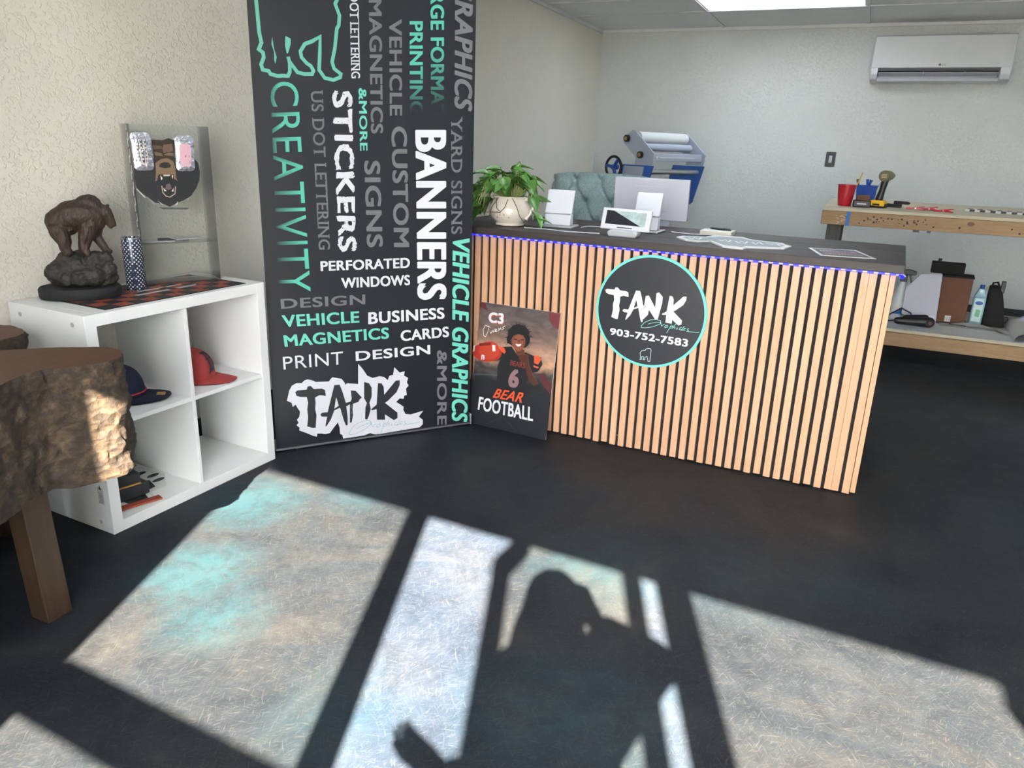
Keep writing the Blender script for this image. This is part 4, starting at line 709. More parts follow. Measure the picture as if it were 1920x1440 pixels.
for pts, w in (([(-0.55, 1.0), (-0.25, 0.75), (-0.25, -0.75), (-0.5, -1.0)], 0.26), ([(-0.6, 0.9), (0.1, 0.95), (0.6, 0.5), (0.6, -0.5), (0.1, -0.9), (-0.45, -0.8)], 0.26), ([(0.1, 0.9), (0.1, -0.9)], 0.14), ([(-0.9, 1.0), (-0.6, 0.85)], 0.12), ([(-0.7, 0.1), (0.75, 0.1)], 0.10), ([(-0.7, -1.15), (-0.5, -0.95)], 0.12)): A.stroke(dense(pts), w*1.15, '#181c30')
A.build('letter_patch', 'ink_matte', t_)
# lower left cube: paw print sheet, strip, boxes
ps = thing('sticker_sheet', 'white sheet with a black paw print in the lower left cube', 'sheet', S(0, 0, 0.0402), SHA)
mb = MB(); mb.prism([(0.11, 0.055), (0.20, 0.04), (0.235, 0.10), (0.30, 0.10), (0.34, 0.16), (0.365, 0.19), (0.36, 0.33), (0.20, 0.36), (0.10, 0.33)], lambda u, v, t: (u, v, t), 0, 0.001); mb.build('sheet_base', 'paper', ps)
A = Art(lambda u, v, l: (u, v, 0.001+0.0001*l))
A.poly([(0.125, 0.07), (0.19, 0.06), (0.215, 0.12), (0.27, 0.125), (0.295, 0.19), (0.25, 0.24), (0.13, 0.22)], '#23272a')
for x, y in ((0.315, 0.165), (0.33, 0.215), (0.315, 0.27), (0.27, 0.30)): A.poly([(x+0.026*math.cos(a*PI/7), y+0.013*math.sin(a*PI/7)) for a in range(14)], '#262a2c')
A.build('paw_print', 'ink_matte', ps)
mb = MB(); mb.box((-0.075, -0.016, 0), (0.075, 0.016, 0.006), 0.001, 1); o_ = mb.build('card_strip', 'orange_card'); o_.location = S(0.145, 0.052, 0.0418); o_.rotation_euler = (0, 0, SHA-0.28); tag(o_, 'flat orange-red strip lying in the lower left cube', 'strip')
for i, (x, y, rz, w, d_, h, m_, lb) in enumerate(((0.135, 0.185, -0.12, 0.20, 0.15, 0.045, 'box_black', 'lower flat black box in the lower left cube'), (0.13, 0.195, -0.22, 0.175, 0.14, 0.042, 'box_black', 'upper flat black box with tan edge in the lower left cube'))):
    t_ = thing('gift_box', lb, 'box', S(x, y, 0.0420+i*0.0456), SHA+rz, 'black boxes in the cube')
    mb = MB(); mb.box((-w/2, -d_/2, 0.006*i), (w/2, d_/2, h), 0.002, 1); mb.build('lid', m_, t_)
    if i: mb = MB(); mb.box((-w/2+0.001, -d_/2-0.003, 0), (w/2-0.001, d_/2, 0.0058)); mb.build('tan_edge', 'tan', t_)
mb = MB(); mb.tube([S(0.425, 0.375, 0.366), S(0.43, 0.37, 0.30), S(0.428, 0.372, 0.22), S(0.432, 0.37, 0.17)], [0.003, 0.006, 0.008, 0.011], 8); mb.tube([S(0.428, 0.37, 0.374), S(0.43, 0.372, 0.366)], 0.004, 6)
tag(mb.build('strap', 'black_plastic', None, True), 'black strap hanging at the back of the lower right cube', 'strap')

# ---------------------------------------------------------------- slab table and stool of tree trunk
def trunk_slab(name_, outline, z0, z1, parent, seed, dent=0.0):
    P = [Vector(p) for p in outline]; n = len(P); pts = []
    for i in range(n):     # Catmull-Rom
        p0, p1, p2, p3 = P[i-1], P[i], P[(i+1) % n], P[(i+2) % n]
        for s in range(14):
            t = s/14; pts.append(0.5*((2*p1)+(p2-p0)*t+(2*p0-5*p1+4*p2-p3)*t*t+(3*p1-p0-3*p2+p3)*t**3))
    c = sum(pts, Vector((0, 0)))/len(pts); m_ = MB(); rows = 26; rings = []
    for j in range(rows+1):
        z = z0+(z1-z0)*j/rows; ring = []
        for p in pts:
            d = (p-c).normalized(); q3 = Vector((p.x*1.0, p.y*1.0, z))
            h = 0.016*noise.noise(q3*14+Vector((seed, 0, 0)))+0.009*noise.noise(q3*38)+0.005*noise.noise(q3*80)
            if j == rows: h = h*0.4-0.003
            if j == 0: h -= 0.012
            zz = z + (0.02*noise.noise(Vector((p.x*9, p.y*9, seed))) if j == 0 else 0)
            ring.append(m_._v((p.x+d.x*h, p.y+d.y*h, zz)))
        rings.append(ring)
    for a, b in zip(rings, rings[1:]):
        for i in range(len(pts)): m_._f([a[i], a[(i+1) % len(pts)], b[(i+1) % len(pts)], b[i]])
    m_._f(rings[0][::-1]); m_.mi = 1; m_._f(rings[-1])
    return m_.build(name_, ['bark', 'stump_top'], parent, True, 0.9)
tbl = thing('slab_table', 'thick bark-edged tree trunk table with wooden legs at left edge', 'table', (-1.98, 1.05, 0))
off = Vector((1.98, -1.05))
ol = [(-1.833, 1.414), (-1.772, 1.365), (-1.772, 1.30), (-1.806, 1.228), (-1.836, 1.161), (-1.80, 1.056), (-1.75, 0.93), (-1.80, 0.80), (-1.95, 0.72), (-2.14, 0.78), (-2.26, 0.95), (-2.20, 1.14), (-2.09, 1.26), (-2.0, 1.345), (-1.905, 1.412)]
trunk_slab('slab', [(x+off.x, y+off.y) for x, y in ol], 0.40, 0.733, tbl, 3)
for (x, y, tx, ty) in ((-1.918, 1.155, -1.905, 1.13), (-1.87, 0.86, -1.88, 0.88), (-2.12, 0.92, -2.10, 0.94)):
    mb = MB(); h = 0.037
    A4 = [mb._v((x+off.x+a*h, y+off.y+b*h, 0)) for a, b in ((-1, -1), (1, -1), (1, 1), (-1, 1))]; B4 = [mb._v((tx+off.x+a*h, ty+off.y+b*h, 0.42)) for a, b in ((-1, -1), (1, -1), (1, 1), (-1, 1))]
    fs = [mb._f(A4[::-1]), mb._f(B4)]+[mb._f([A4[i], A4[(i+1) % 4], B4[(i+1) % 4], B4[i]]) for i in range(4)]; mb.bevel(fs, 0.004); mb.build('leg', 'leg_wood', tbl)
stl = thing('stump_stool', 'round tree trunk stool behind the slab table, by the left wall', 'stool', (-2.40, 1.35, 0))
trunk_slab('seat', [(0.135*math.cos(a*PI/5)*(1+0.1*math.sin(a*2.2)), 0.135*math.sin(a*PI/5)) for a in range(10)], 0.42, 0.715, stl, 9)
for a in (0.6, 2.7, 4.7):
    mb = MB(); mb.tube([(0.085*math.cos(a), 0.085*math.sin(a), 0.0), (0.07*math.cos(a), 0.07*math.sin(a), 0.44)], [0.022, 0.026], 10); mb.build('leg', 'leg_wood', stl, True)

# ---------------------------------------------------------------- roll-up banner
BA = math.radians(51.0506)
bn = thing('banner_stand', 'tall black roll-up banner printed with white, grey and teal words', 'banner', (-2.161, 2.363, 0), BA)
mb = MB(); mb.box((0.0, -0.008, 0.008), (0.925, 0.034, 0.015)); mb.box((0.0, 0.004, 0.015), (0.925, 0.034, 0.05), 0.004); mb.build('cassette', 'silver', bn)
mb = MB(); mb.box((0.925, -0.014, 0.006), (0.931, 0.030, 0.060), 0.003); mb.build('end_cap', 'silver', bn)
for x in (0.10, 0.82): mb = MB(); mb.box((x-0.015, -0.012, 0.0), (x+0.015, 0.036, 0.008), 0.002); mb.build('foot', 'black_rubber', bn)
mb = MB(); mb.box((0.004, -0.002, 0.0152), (0.921, -0.0005, 2.05)); mb.build('print_sheet', 'banner', bn)
mb = MB(); mb.box((0.0, -0.008, 2.045), (0.925, 0.010, 2.075), 0.003); mb.build('top_rail', 'silver', bn)
mb = MB(); mb.tube([(0.46, 0.02, 0.05), (0.46, 0.012, 2.06)], 0.01, 10); mb.build('pole', 'silver', bn, True)
A = Art(lambda u, v, l: (u, -0.0022-0.00012*l, v))
TD, TL_ = lin('#1f5a52'), lin('#58bda6'); BK = lin('#24282c')
def mixc(a, b, t): t = max(0, min(1, t)); return tuple(x*(1-t)+y*t for x, y in zip(a, b))
for s, col, q, kw in BANNER_WORDS:
    if col == 'fade':
        u0 = q[0][0]; u1 = q[2][0]
        c = lambda u, v, u0=u0, u1=u1: mixc(BK, TL_, (u-0.055)/0.05)
        A.word(s, q, c, 0.0, rough=0); continue
    if col == 'tealfade':
        v0, v1 = q[0][1], q[1][1]
        c = lambda u, v, v0=v0, v1=v1: mixc(TL_, BK, ((v0-v)/(v0-v1)-0.45)/0.5)
        A.word(s, q, c, 0.045); continue
    A.word(s, q, col, 0.0 if kw.get('thin') else (0.05 if not kw.get('serif') else 0.02), kw.get('shear', 0), 0.10 if kw.get('rough') else 0, kw.get('serif', False))
    if kw.get('rough'):
        rr = random.Random(2); b0, b1, t1, t0 = [Vector(p) for p in q]
        for i in range(130):
            x, y = rr.random(), rr.random(); p = (b0*(1-x)+b1*x)*(1-y)+(t0*(1-x)+t1*x)*y; w = rr.uniform(0.001, 0.0035)
            A.poly([(p.x+w*rr.uniform(0.5, 1)*math.cos(a*1.25), p.y+w*rr.uniform(0.5, 1)*math.sin(a*1.25)) for a in range(5)], '#24282c', up=False)
        A.z += 1
A.build('lettering', 'ink', bn)
A = Art(lambda u, v, l: (u, -0.0022-0.00012*l, v))
for s in BEAR_STROKES: A.stroke(s, 0.0135, '#6bbfaa', up=False)
for s in BEAR_FILLS: A.poly(s, '#6bbfaa', up=False)
A.build('bear_outline', 'ink', bn)
A = Art(lambda u, v, l: (u, -0.0022-0.00012*l, v))
A.poly(LOGO_BURST, '#d6d4dc')
for p in LOGO_LETTERS: A.poly(p, '#26292d', up=False)
A.z += 1; A.poly(LOGO_HOLE, '#d6d4dc')
rr = random.Random(4)
for i in range(26):
    u0, v0 = rr.uniform(0.30, 0.46), rr.uniform(0.12, 0.17); A.stroke([(u0, v0), (u0+rr.uniform(-0.003, 0.003), v0+rr.uniform(0.004, 0.014))], 0.0018, rr.choice(['#26292d', '#e6e3ea']), up=False, taper=True)
A.z += 1
for s in LOGO_SCRIPT: A.stroke(s, 0.0022, '#7fb3b4', up=False)
A.build('logo', 'ink', bn)

# ---------------------------------------------------------------- reception counter
CA = -0.0396448; CO = Vector((0.1448, 3.1328, 0)); CM = Matrix.Translation(CO) @ Matrix.Rotation(CA, 4, 'Z')
def Cw(x, y, z=0): return CM @ Vector((x, y, z))
ctr = thing('reception_counter', 'reception counter faced with oak slats under a dark plank top', 'counter', CO, CA)
CL = -1.96
mb = MB(); mb.box((CL, 0.012, 0.002), (0.0, 0.03, 0.915)); mb.build('backing_panel', 'black_matte', ctr)
mb = MB(); sx = 0.0; idx = 0
mb.box((-0.028, 0, 0.004), (0.0, 0.0115, 0.905), 0.0008, 1); x = -0.041
mb.box((x-0.0275, 0, 0.006), (x, 0.0115, 0.905), 0.0008, 1); mb.box((x-0.0555, 0, 0.006), (x-0.028, 0.0115, 0.905), 0.0008, 1); x -= 0.069
rr = random.Random(8)
while x-0.0275 > CL:
    b0 = 0.005+rr.uniform(-0.003, 0.004); mb.box((x-0.0275, 0, b0), (x, 0.0115, 0.905), 0.0008, 1); x -= 0.0409
mb.build('slats', 'oak', ctr)
mb = MB(); mb.box((0.002, 0.016, 0.006), (0.022, 0.70, 0.912), 0.001, 1); mb.build('side_panel', 'oak', ctr)
mb = MB(); mb.box((CL, 0.60, 0.002), (0.0, 0.62, 0.10)); mb.box((CL, 0.03, 0.002), (CL+0.02, 0.66, 0.915)); mb.box((CL, 0.64, 0.70), (-0.005, 0.66, 0.915)); mb.build('carcass', 'black_matte', ctr)
mb = MB(); mb.box((CL-0.03, -0.034, 0.917), (0.046, 0.19, 0.950), 0.003); mb.box((CL-0.03, 0.191, 0.917), (0.046, 0.43, 0.950), 0.003); mb.box((CL-0.03, 0.431, 0.917), (0.046, 0.69, 0.950), 0.003); mb.build('countertop', 'counter_top', ctr)
mb = MB(); mb.box((CL, 0.66, 0.72), (-0.2, 1.02, 0.75), 0.002); mb.box((CL, 0.99, 0.0), (CL+0.03, 1.02, 0.72)); mb.box((-0.23, 0.99, 0.0), (-0.2, 1.02, 0.72)); mb.build('desk_shelf', 'counter_top', ctr)
mb = MB(); x = CL+0.02; kk = 0
while x < 0.028:
    w = 0.016 if kk % 2 else 0.022; mb.mi = kk % 2; mb.box((x, -0.010, 0.9075), (min(x+w, 0.03), -0.004, 0.9165)); x += w; kk += 1
mb.mi = 0; mb.tube([(0.028, -0.007, 0.912), (0.040, -0.003, 0.911), (0.046, 0.006, 0.905), (0.040, 0.014, 0.897)], 0.005, 8)
mb.mi = 1; mb.tube([(0.030, -0.009, 0.915), (0.044, -0.006, 0.913), (0.052, 0.004, 0.905)], 0.003, 8)
mb.build('led_strip', ['led_blue', 'led_strip'], ctr)
rr = random.Random(3)
for i in range(8): mb = MB(); mb.sphere((-rr.uniform(0, 1)*1.6-0.0345, 0.0125, rr.choice([0.89, 0.05])), 0.003, 1); mb.build('screw', 'grey_plastic', ctr)
# round sign
sg = thing('round_sign', 'round black sign with teal rim and phone number on the counter front', 'sign', Cw(-0.898, -0.001, 0.650), CA)
mb = MB(); mb.prism([(0.246*math.cos(a*PI/60), 0.246*math.sin(a*PI/60)) for a in range(120)], lambda u, v, t: (u, t, v), -0.008, 0.0); mb.build('rim', 'teal', sg)
mb = MB(); mb.prism([(0.235*math.cos(a*PI/60), 0.235*math.sin(a*PI/60)) for a in range(120)], lambda u, v, t: (u, t, v), -0.0095, -0.0081); mb.build('disc', 'sign_black', sg)
A = Art(lambda u, v, l: (u+0.898, -0.0095-0.00012*l, v-0.650))
for p in SIGN_LETTERS: A.poly(p, '#dad9e2', up=False)
A.z += 1; A.poly(SIGN_HOLE, '#2b2d35')
A.word('903-752-7583', SIGN_PHONE, 'white', 0.06)
for s in SIGN_SCRIPT: A.stroke(s, 0.0022, '#8fd6cc', up=False)
A.stroke(SIGN_BEAR, 0.0022, '#c9e6e0')
A.build('lettering', 'ink', sg)
# poster board leaning on the slats
PW, PH = 0.425, 0.60
prx = Vector((-1.597, 3.108, 0)); pa = math.atan2(3.078-3.108, 0.422); lean = math.atan2(0.094, 0.592)
po = thing('poster_board', 'football poster board leaning on the counter slats beside the banner', 'poster', prx, rot=(-lean, 0, pa))
mb = MB(); mb.box((0, 0.0, 0.0), (PW, 0.006, PH)); mb.build('board', 'paper', po)
mb = MB(); mb.box((0.0005, -0.0008, 0.0005), (PW-0.0005, -0.0001, PH-0.0005)); mb.build('print_sheet', 'poster', po)
A = Art(lambda u, v, l: (u*PW, -0.0009-0.00012*l, v*PH))
PAr = POSTER_ART
for key, c in (('dark', '#1b1e24'), ('tr', '#6e2f36'), ('tl', '#5f2c33'), ('turf', '#565a5c'), ('patch', '#55262a'), ('armL', '#3c2119'), ('jersey', '#1a1a1f'), ('padL', '#d8532f'), ('padR', '#dd5430'), ('padR2', '#c75b3c'), ('neck', '#5d3021')): A.poly(PAr[key], c)
A.poly(POSTER_BALL, '#a63323')
A.poly([( (x-POSTER_BALL[0][0])*0.7+POSTER_BALL[0][0]-0.03, y+0.02) for x, y in POSTER_BALL], '#b93f2b')
for key, c in (('stripe', '#e4dcd6'), ('stripe2', '#e4dcd6'), ('laces', '#7a241b'), ('face', '#7d4532'), ('armR', '#4f2a1e')): A.poly(PAr[key], c)
fcx = sum(p[0] for p in PAr['face'])/len(PAr['face'])
A.poly([(fcx+(x-fcx)*0.62+0.01, y*0.9+0.0665) for x, y in PAr['face']], '#96573f')
A.poly(PAr['hair'], '#17161a')
A.poly([(x, y) for x, y in PAr['face']], '#7a4331'); A.poly([(fcx+(x-fcx)*0.7, y-0.006) for x, y in PAr['face'] if True], '#8b4f3a')
rr = random.Random(6); hx = sum(p[0] for p in PAr['hair'])/len(PAr['hair']); hy = sum(p[1] for p in PAr['hair'])/len(PAr['hair'])
for x, y in PAr['hair'][:17]:
    for kk in range(3):
        d = Vector((x-hx, y-hy)).normalized(); p = Vector((x, y))+Vector((rr.uniform(-0.02, 0.02), rr.uniform(-0.012, 0.012))); A.stroke([p-d*0.01, p+d*0.018], 0.012, '#17161a', up=False, taper=True)
A.z += 1
for key, c in (('eyeL', '#2a1712'), ('eyeR', '#2a1712'), ('nose', '#6b3828'), ('smile', '#efe6e0')): A.poly(PAr[key], c)
A.stroke(PAr['armR'][:3]+PAr['armR'][3:6], 0.004, '#7a4a38')
for s, c, q, in POSTER_WORDS:
    if s == 'C3':
        A.word(s, [(x+0.006, y-0.004) for x, y in q], lin('#d0604f'), 0.12)
    A.word(s, q, c, 0.09 if s in ('C3', '6') else 0.04, 0.3 if s == 'BEAR' else 0)
for s in POSTER_SCRIPT: A.stroke(s, 0.006, '#e8e2e2', up=False)
for s in POSTER_LINES: A.stroke(s, 0.003, '#3a3d42', up=False)
for i in range(18): u = 0.16+i*0.031; A.stroke([(u, 0.110-0.0015*i*0+0.0), (u+0.006, 0.116)], 0.006, '#4a3a3a', up=False)
A.build('artwork', 'ink', po)

# ---------------------------------------------------------------- things on the counter
CT = 0.9502
def on_counter(x, y): return Vector((x, y, CT))
pt = thing('potted_plant', 'trailing green plant in a cream ceramic pot on the counter', 'plant', on_counter(-1.515, 3.345))
mb = MB(); mb.lathe([(0.062, 0), (0.070, 0.004), (0.070, 0.010), (0.064, 0.014), (0.092, 0.040), (0.102, 0.066), (0.100, 0.088), (0.086, 0.112), (0.080, 0.124), (0.086, 0.134), (0.088, 0.137), (0.082, 0.136), (0.076, 0.122), (0.080, 0.10)], 48, cap=True); pot = mb.build('pot', 'ceramic', pt, True)
mb = MB(); mb.tube([(0.080, -0.01, 0.122), (0.105, -0.012, 0.132), (0.125, -0.014, 0.115), (0.122, -0.016, 0.082), (0.104, -0.018, 0.052), (0.092, -0.02, 0.036)], [0.009, 0.009, 0.009, 0.008, 0.007, 0.010], 10); mb.build('handle', 'ceramic', pot, True)
A = Art(lambda u, v, l: (0.1035*math.sin(u)*math.sqrt(max(0.05, 1-((v-0.066)/0.16)**2)), -0.1035*math.cos(u)*math.sqrt(max(0.05, 1-((v-0.066)/0.16)**2)), v))
rr = random.Random(12)
for i in range(60):
    u, v = rr.gauss(-0.25, 0.42), rr.gauss(0.058, 0.013); r_ = rr.uniform(0.001, 0.0035); c = rr.choice(['#a9855f', '#8f6f56', '#c7a988', '#9c8a6a'])
    A.poly([(u+9*r_*math.cos(a*PI/3), v+r_*math.sin(a*PI/3)) for a in range(6)], c, up=False)
A.build('flower_decoration', 'ink', pot)
mb = MB(); mb.lathe([(0.079, 0.112), (0.07, 0.118), (0.03, 0.124)], 24); mb.build('soil', 'soil', pt)
rr = random.Random(21); lf = MB(); sm = MB()
def leaf(base, d, up, L_, W_, curl):
    d = d.normalized(); s = d.cross(up); s = s.normalized() if s.length > 1e-4 else d.orthogonal().normalized(); n_ = s.cross(d)
    prof = [(0.0, 0.06), (0.05, 0.50), (0.16, 0.88), (0.30, 1.0), (0.48, 0.88), (0.66, 0.62), (0.82, 0.34), (0.93, 0.12), (1.0, 0.0)]
    rows = []
    for t, w in prof:
        c = base+d*L_*t+n_*(-curl*L_*t*t)
        rows.append([lf._v(c+s*W_*w*k_*0.5+n_*(0.22*W_*abs(k_)*w - 0.05*W_*(abs(k_) == 0.5))) for k_ in (-1, -0.5, 0, 0.5, 1)])
    for a, b in zip(rows, rows[1:]):
        for i in range(4): lf._f([a[i], a[i+1], b[i+1], b[i]])
for i in range(118):
    a = rr.uniform(0, 2*PI)
    if i < 72: R_ = rr.uniform(0.02, 0.15); z = 0.165+0.075*(1-(R_/0.18)**2)+rr.uniform(-0.035, 0.025)
    else:      # left and front tumble down beside the pot
        a = rr.uniform(2.4, 4.3) if i < 112 else rr.uniform(-0.2, 0.9); R_ = rr.uniform(0.11, 0.19); z = rr.uniform(0.03, 0.17)
    if math.cos(a) > 0.3: R_ *= 0.70
    tip = Vector((R_*math.cos(a)*1.15-0.015, R_*math.sin(a), z)); root = Vector((0.04*math.cos(a), 0.04*math.sin(a), 0.13))
    outw = Vector((math.cos(a), math.sin(a), 0)); d = outw*rr.uniform(0.4, 1)+Vector((rr.uniform(-0.5, 0.5), rr.uniform(-0.6, 0.3), rr.uniform(-0.7, 0.25)))
    L_ = rr.uniform(0.06, 0.105)
    if tip.z < 0.06: d.z = abs(d.z)*0.3
    leaf(tip, d, Vector((rr.uniform(-0.4, 0.4), rr.uniform(-0.5, 0.2), 1)), L_, L_*rr.uniform(0.62, 0.8), rr.uniform(0.1, 0.45))
    mid = (tip+root)/2+Vector((0, 0, 0.05 if z > 0.12 else 0.09)) + outw*0.03
    sm.tube([root, root*0.4+mid*0.6+Vector((0, 0, 0.01)), mid, tip*0.6+mid*0.4, tip], 0.0016, 5)
leaf(Vector((0.04, -0.02, 0.225)), Vector((0.1, 0, 1)), Vector((0.2, -1, 0)), 0.075, 0.045, 0.1)
sm.tube([(0.03, 0, 0.13), (0.03, -0.01, 0.2), (0.04, -0.02, 0.228)], 0.002, 5)
lf.build('foliage', 'leaf', pt, True); sm.build('stems', 'stem', pt, True)
mb = MB()
mb.tube([(-0.02, -0.06, 0.13), (-0.03, -0.098, 0.13), (-0.02, -0.11, 0.085), (0.0, -0.112, 0.07), (0.02, -0.108, 0.09), (0.03, -0.098, 0.128)], 0.0016, 6)
mb.tube([(0.03, -0.06, 0.135), (0.055, -0.09, 0.125), (0.075, -0.09, 0.09), (0.088, -0.09, 0.055), (0.11, -0.08, 0.022), (0.15, -0.06, 0.012), (0.175, -0.05, 0.02)], 0.0018, 6)
mb.tube([(-0.05, -0.06, 0.13), (-0.07, -0.09, 0.11), (-0.09, -0.09, 0.06), (-0.05, -0.108, 0.066), (-0.0, -0.112, 0.067)], 0.0016, 6)
mb.tube([(-0.03, -0.07, 0.13), (-0.05, -0.1, 0.09), (-0.06, -0.105, 0.05)], 0.0016, 6)
mb.build('vines', 'vine', pt, True)

def pos_stand(label, loc, rz, w, h1, h2, th):
    t_ = thing('tablet_stand', label, 'tablet stand', loc, rz, 'white tablet stands on the counter')
    m_ = MB(); m_.box((-w*0.62, -0.045, 0), (w*0.62, 0.10, 0.010), 0.004); m_.build('base', 'silver', t_)
    m_ = MB(); m_.prism([(-0.010, 0.0105), (0.045, 0.0105), (0.040, h1), (0.006, h1)], lambda u, v, t: (t, u, v), -w/2, w/2, 0.004); m_.build('neck', 'white_plastic', t_)
    m_ = MB(); m_.prism([(0.002, h1+0.001), (0.002+th, h1+0.001), (0.042+th, h1+h2), (0.042, h1+h2)], lambda u, v, t: (t, u, v), -w/2-0.002, w/2+0.002, 0.005); m_.build('tablet', 'white_plastic', t_)
    return t_
pos_stand('white tablet stand seen from behind, next to the plant', on_counter(-1.30, 3.42), 0.06, 0.130, 0.062, 0.110, 0.014)
pos_stand('white tablet stand behind the small screen, in front of the monitor', on_counter(-0.895, 3.51), -0.02, 0.118, 0.072, 0.105, 0.022)
cd = thing('customer_display', 'small white screen on a grey foot at the counter front', 'display', on_counter(-0.925, 3.265), -0.02)
mb = MB(); mb.prism([(-0.062, 0.0), (0.062, 0.0), (0.070, 0.018), (0.055, 0.030), (-0.055, 0.030), (-0.070, 0.018)], lambda u, v, t: (u, t, v), -0.035, 0.04, 0.006); mb.build('foot', 'grey_plastic', cd)
sc_ = MB(); TL2 = Matrix.Translation((0, -0.005, 0.028)) @ Matrix.Rotation(-0.30, 4, 'X') @ Matrix.Rotation(0.02, 4, 'Y')
sc_.M = TL2; sc_.box((-0.112, 0, 0), (0.112, 0.016, 0.094), 0.004); hs = sc_.build('housing', 'white_plastic', cd)
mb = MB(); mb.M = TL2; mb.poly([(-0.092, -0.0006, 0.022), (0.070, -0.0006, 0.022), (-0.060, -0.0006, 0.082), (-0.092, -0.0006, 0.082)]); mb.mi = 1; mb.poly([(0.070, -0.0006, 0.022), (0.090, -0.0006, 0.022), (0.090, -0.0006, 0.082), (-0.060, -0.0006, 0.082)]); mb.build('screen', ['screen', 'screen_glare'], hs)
mb = MB(); mb.M = TL2; mb.box((-0.035, -0.0008, 0.008), (0.035, 0.001, 0.012)); mb.build('card_slot', 'black_plastic', hs)
def cable(pts, label, r=0.0022, m='white_plastic', plug=None):
    P = [Vector(p) for p in pts]; out = []
    for i in range(len(P)-1):
        p0, p1, p2, p3 = P[max(i-1, 0)], P[i], P[i+1], P[min(i+2, len(P)-1)]
        for s in range(8):
            t = s/8; out.append(0.5*((2*p1)+(p2-p0)*t+(2*p0-5*p1+4*p2-p3)*t*t+(3*p1-p0-3*p2+p3)*t**3))
    out.append(P[-1]); m_ = MB(); m_.tube(out, r, 8)
    o = m_.build('cable', m, None, True); tag(o, label, 'cable')
    if plug is not None: m_ = MB(); a, b = out[-1], out[-1]+(out[-1]-out[-3]).normalized()*0.03; m_.tube([a, b], 0.005, 8); m_.build('plug', m, o, True)
    return o
zc = CT+0.0024
cable([(-1.415, 3.30, zc), (-1.40, 3.275, zc), (-1.30, 3.285, zc), (-1.20, 3.26, zc), (-1.12, 3.27, zc), (-1.045, 3.29, zc)], 'white cable from the plant pot to the small screen foot')
cable([(-1.20, 3.48, zc), (-1.18, 3.56, zc), (-1.10, 3.55, zc), (-1.02, 3.48, zc)], 'white cable looping behind the left tablet stand', plug=1)
cable([(-0.79, 3.60, zc), (-0.74, 3.58, zc), (-0.67, 3.57, zc), (-0.62, 3.60, zc)], 'white cable trailing to the right of the rear tablet stand')
mn = thing('monitor', 'white desktop monitor seen from behind, at the back of the counter', 'monitor', Cw(-1.19, 0.86, 0.7505), 0.0)
mb = MB(); mb.M = Matrix.Rotation(0.06, 4, 'X'); mb.box((-0.20, 0.0, 0.212), (0.20, 0.028, 0.425), 0.005); mb.build('housing', 'monitor_back', mn)
mb = MB(); mb.M = Matrix.Rotation(0.06, 4, 'X'); mb.box((-0.085, -0.0020, 0.26), (0.095, -0.0005, 0.385), 0.0006, 1); mb.build('rear_cover', 'monitor_back', mn)
mb = MB(); mb.box((0.02, -0.005, 0.008), (0.11, 0.008, 0.23), 0.003); mb.box((-0.09, -0.08, 0), (0.09, 0.10, 0.009), 0.003); mb.build('stand', 'machine_grey', mn)
# tufted chair
ch = thing('office_chair', 'tufted grey-green upholstered chair behind the counter', 'chair', (-1.55, 4.78, 0), 0.05)
def tuft(u, v):
    x = (u-0.5)*0.66; z = v*0.66; w = 0.033*(1-abs(2*u-1)**6)
    bx, bz = 0.165, 0.15; best = 9; 
    i0 = round(x/bx); 
    for i in range(int(x/bx)-2, int(x/bx)+3):
        for j in range(-1, 6):
            cx_, cz_ = (i+(0.5 if j % 2 else 0))*bx, 0.06+j*bz*0.92; best = min(best, math.hypot(x-cx_, z-cz_))
    dmp = 0.042*math.exp(-(best/0.030)**2)
    def crease(s):
        q_ = (x/bx + s*(z-0.06)/(bz*0.92*1.0)*0.5 + 0.0); f = abs(q_-round(q_))*bx; return 0.017*math.exp(-(f/0.009)**2)
    dmp += max(crease(1), crease(-1)) if z > 0.0 else 0
    edge = 0.03*(abs(2*u-1)**8+max(0, 2*v-1)**10)
    return (x*(0.95+0.07*v), -0.06-w+dmp*0.9+edge-0.04*v*0 - (-0.10*v), 0.50+z-(0.02*abs(2*u-1)**4 if v > 0.9 else 0))
mb = MB(); mb.grid(tuft, 90, 80); mb.grid(lambda u, v: ((u-0.5)*0.66*(0.95+0.07*v), 0.02+0.10*v, 0.50+0.66*v-(0.02*abs(2*u-1)**4 if v > 0.9 else 0)), 90, 80)
bmesh.ops.remove_doubles(mb.bm, verts=mb.bm.verts[:], dist=0.002); es = [e for e in mb.bm.edges if e.is_boundary]
bmesh.ops.bridge_loops(mb.bm, edges=es) if es else None
mb.build('backrest', 'fabric', ch, True, 1.2)
mb = MB(); mb.box((-0.31, -0.52, 0.40), (0.31, 0.02, 0.51), 0.035, 4); mb.build('seat', 'fabric', ch, True)
for s in (-1, 1): mb = MB(); mb.box((s*0.345-0.03, -0.46, 0.45), (s*0.345+0.03, 0.03, 0.66), 0.02, 3); mb.build('armrest', 'fabric', ch, True)
mb = MB(); mb.tube([(0, -0.25, 0.08), (0, -0.25, 0.41)], 0.03, 14); mb.build('gas_lift', 'chrome', ch, True)
for i in range(5):
    a = i*2*PI/5+0.3; mb = MB(); mb.tube([(0, -0.25, 0.09), (0.3*math.cos(a), -0.25+0.3*math.sin(a), 0.065)], [0.022, 0.014], 8); lg = mb.build('leg', 'chrome', ch, True)
    mb = MB(); c_ = Vector((0.3*math.cos(a), -0.25+0.3*math.sin(a), 0.028)); mb.tube([c_-Vector((0.016*math.sin(a), -0.016*math.cos(a), 0)), c_+Vector((0.016*math.sin(a), -0.016*math.cos(a), 0))], 0.027, 14); mb.tube([c_, c_+Vector((0, 0, 0.04))], 0.007, 8); mb.build('caster', 'black_plastic', lg, True)
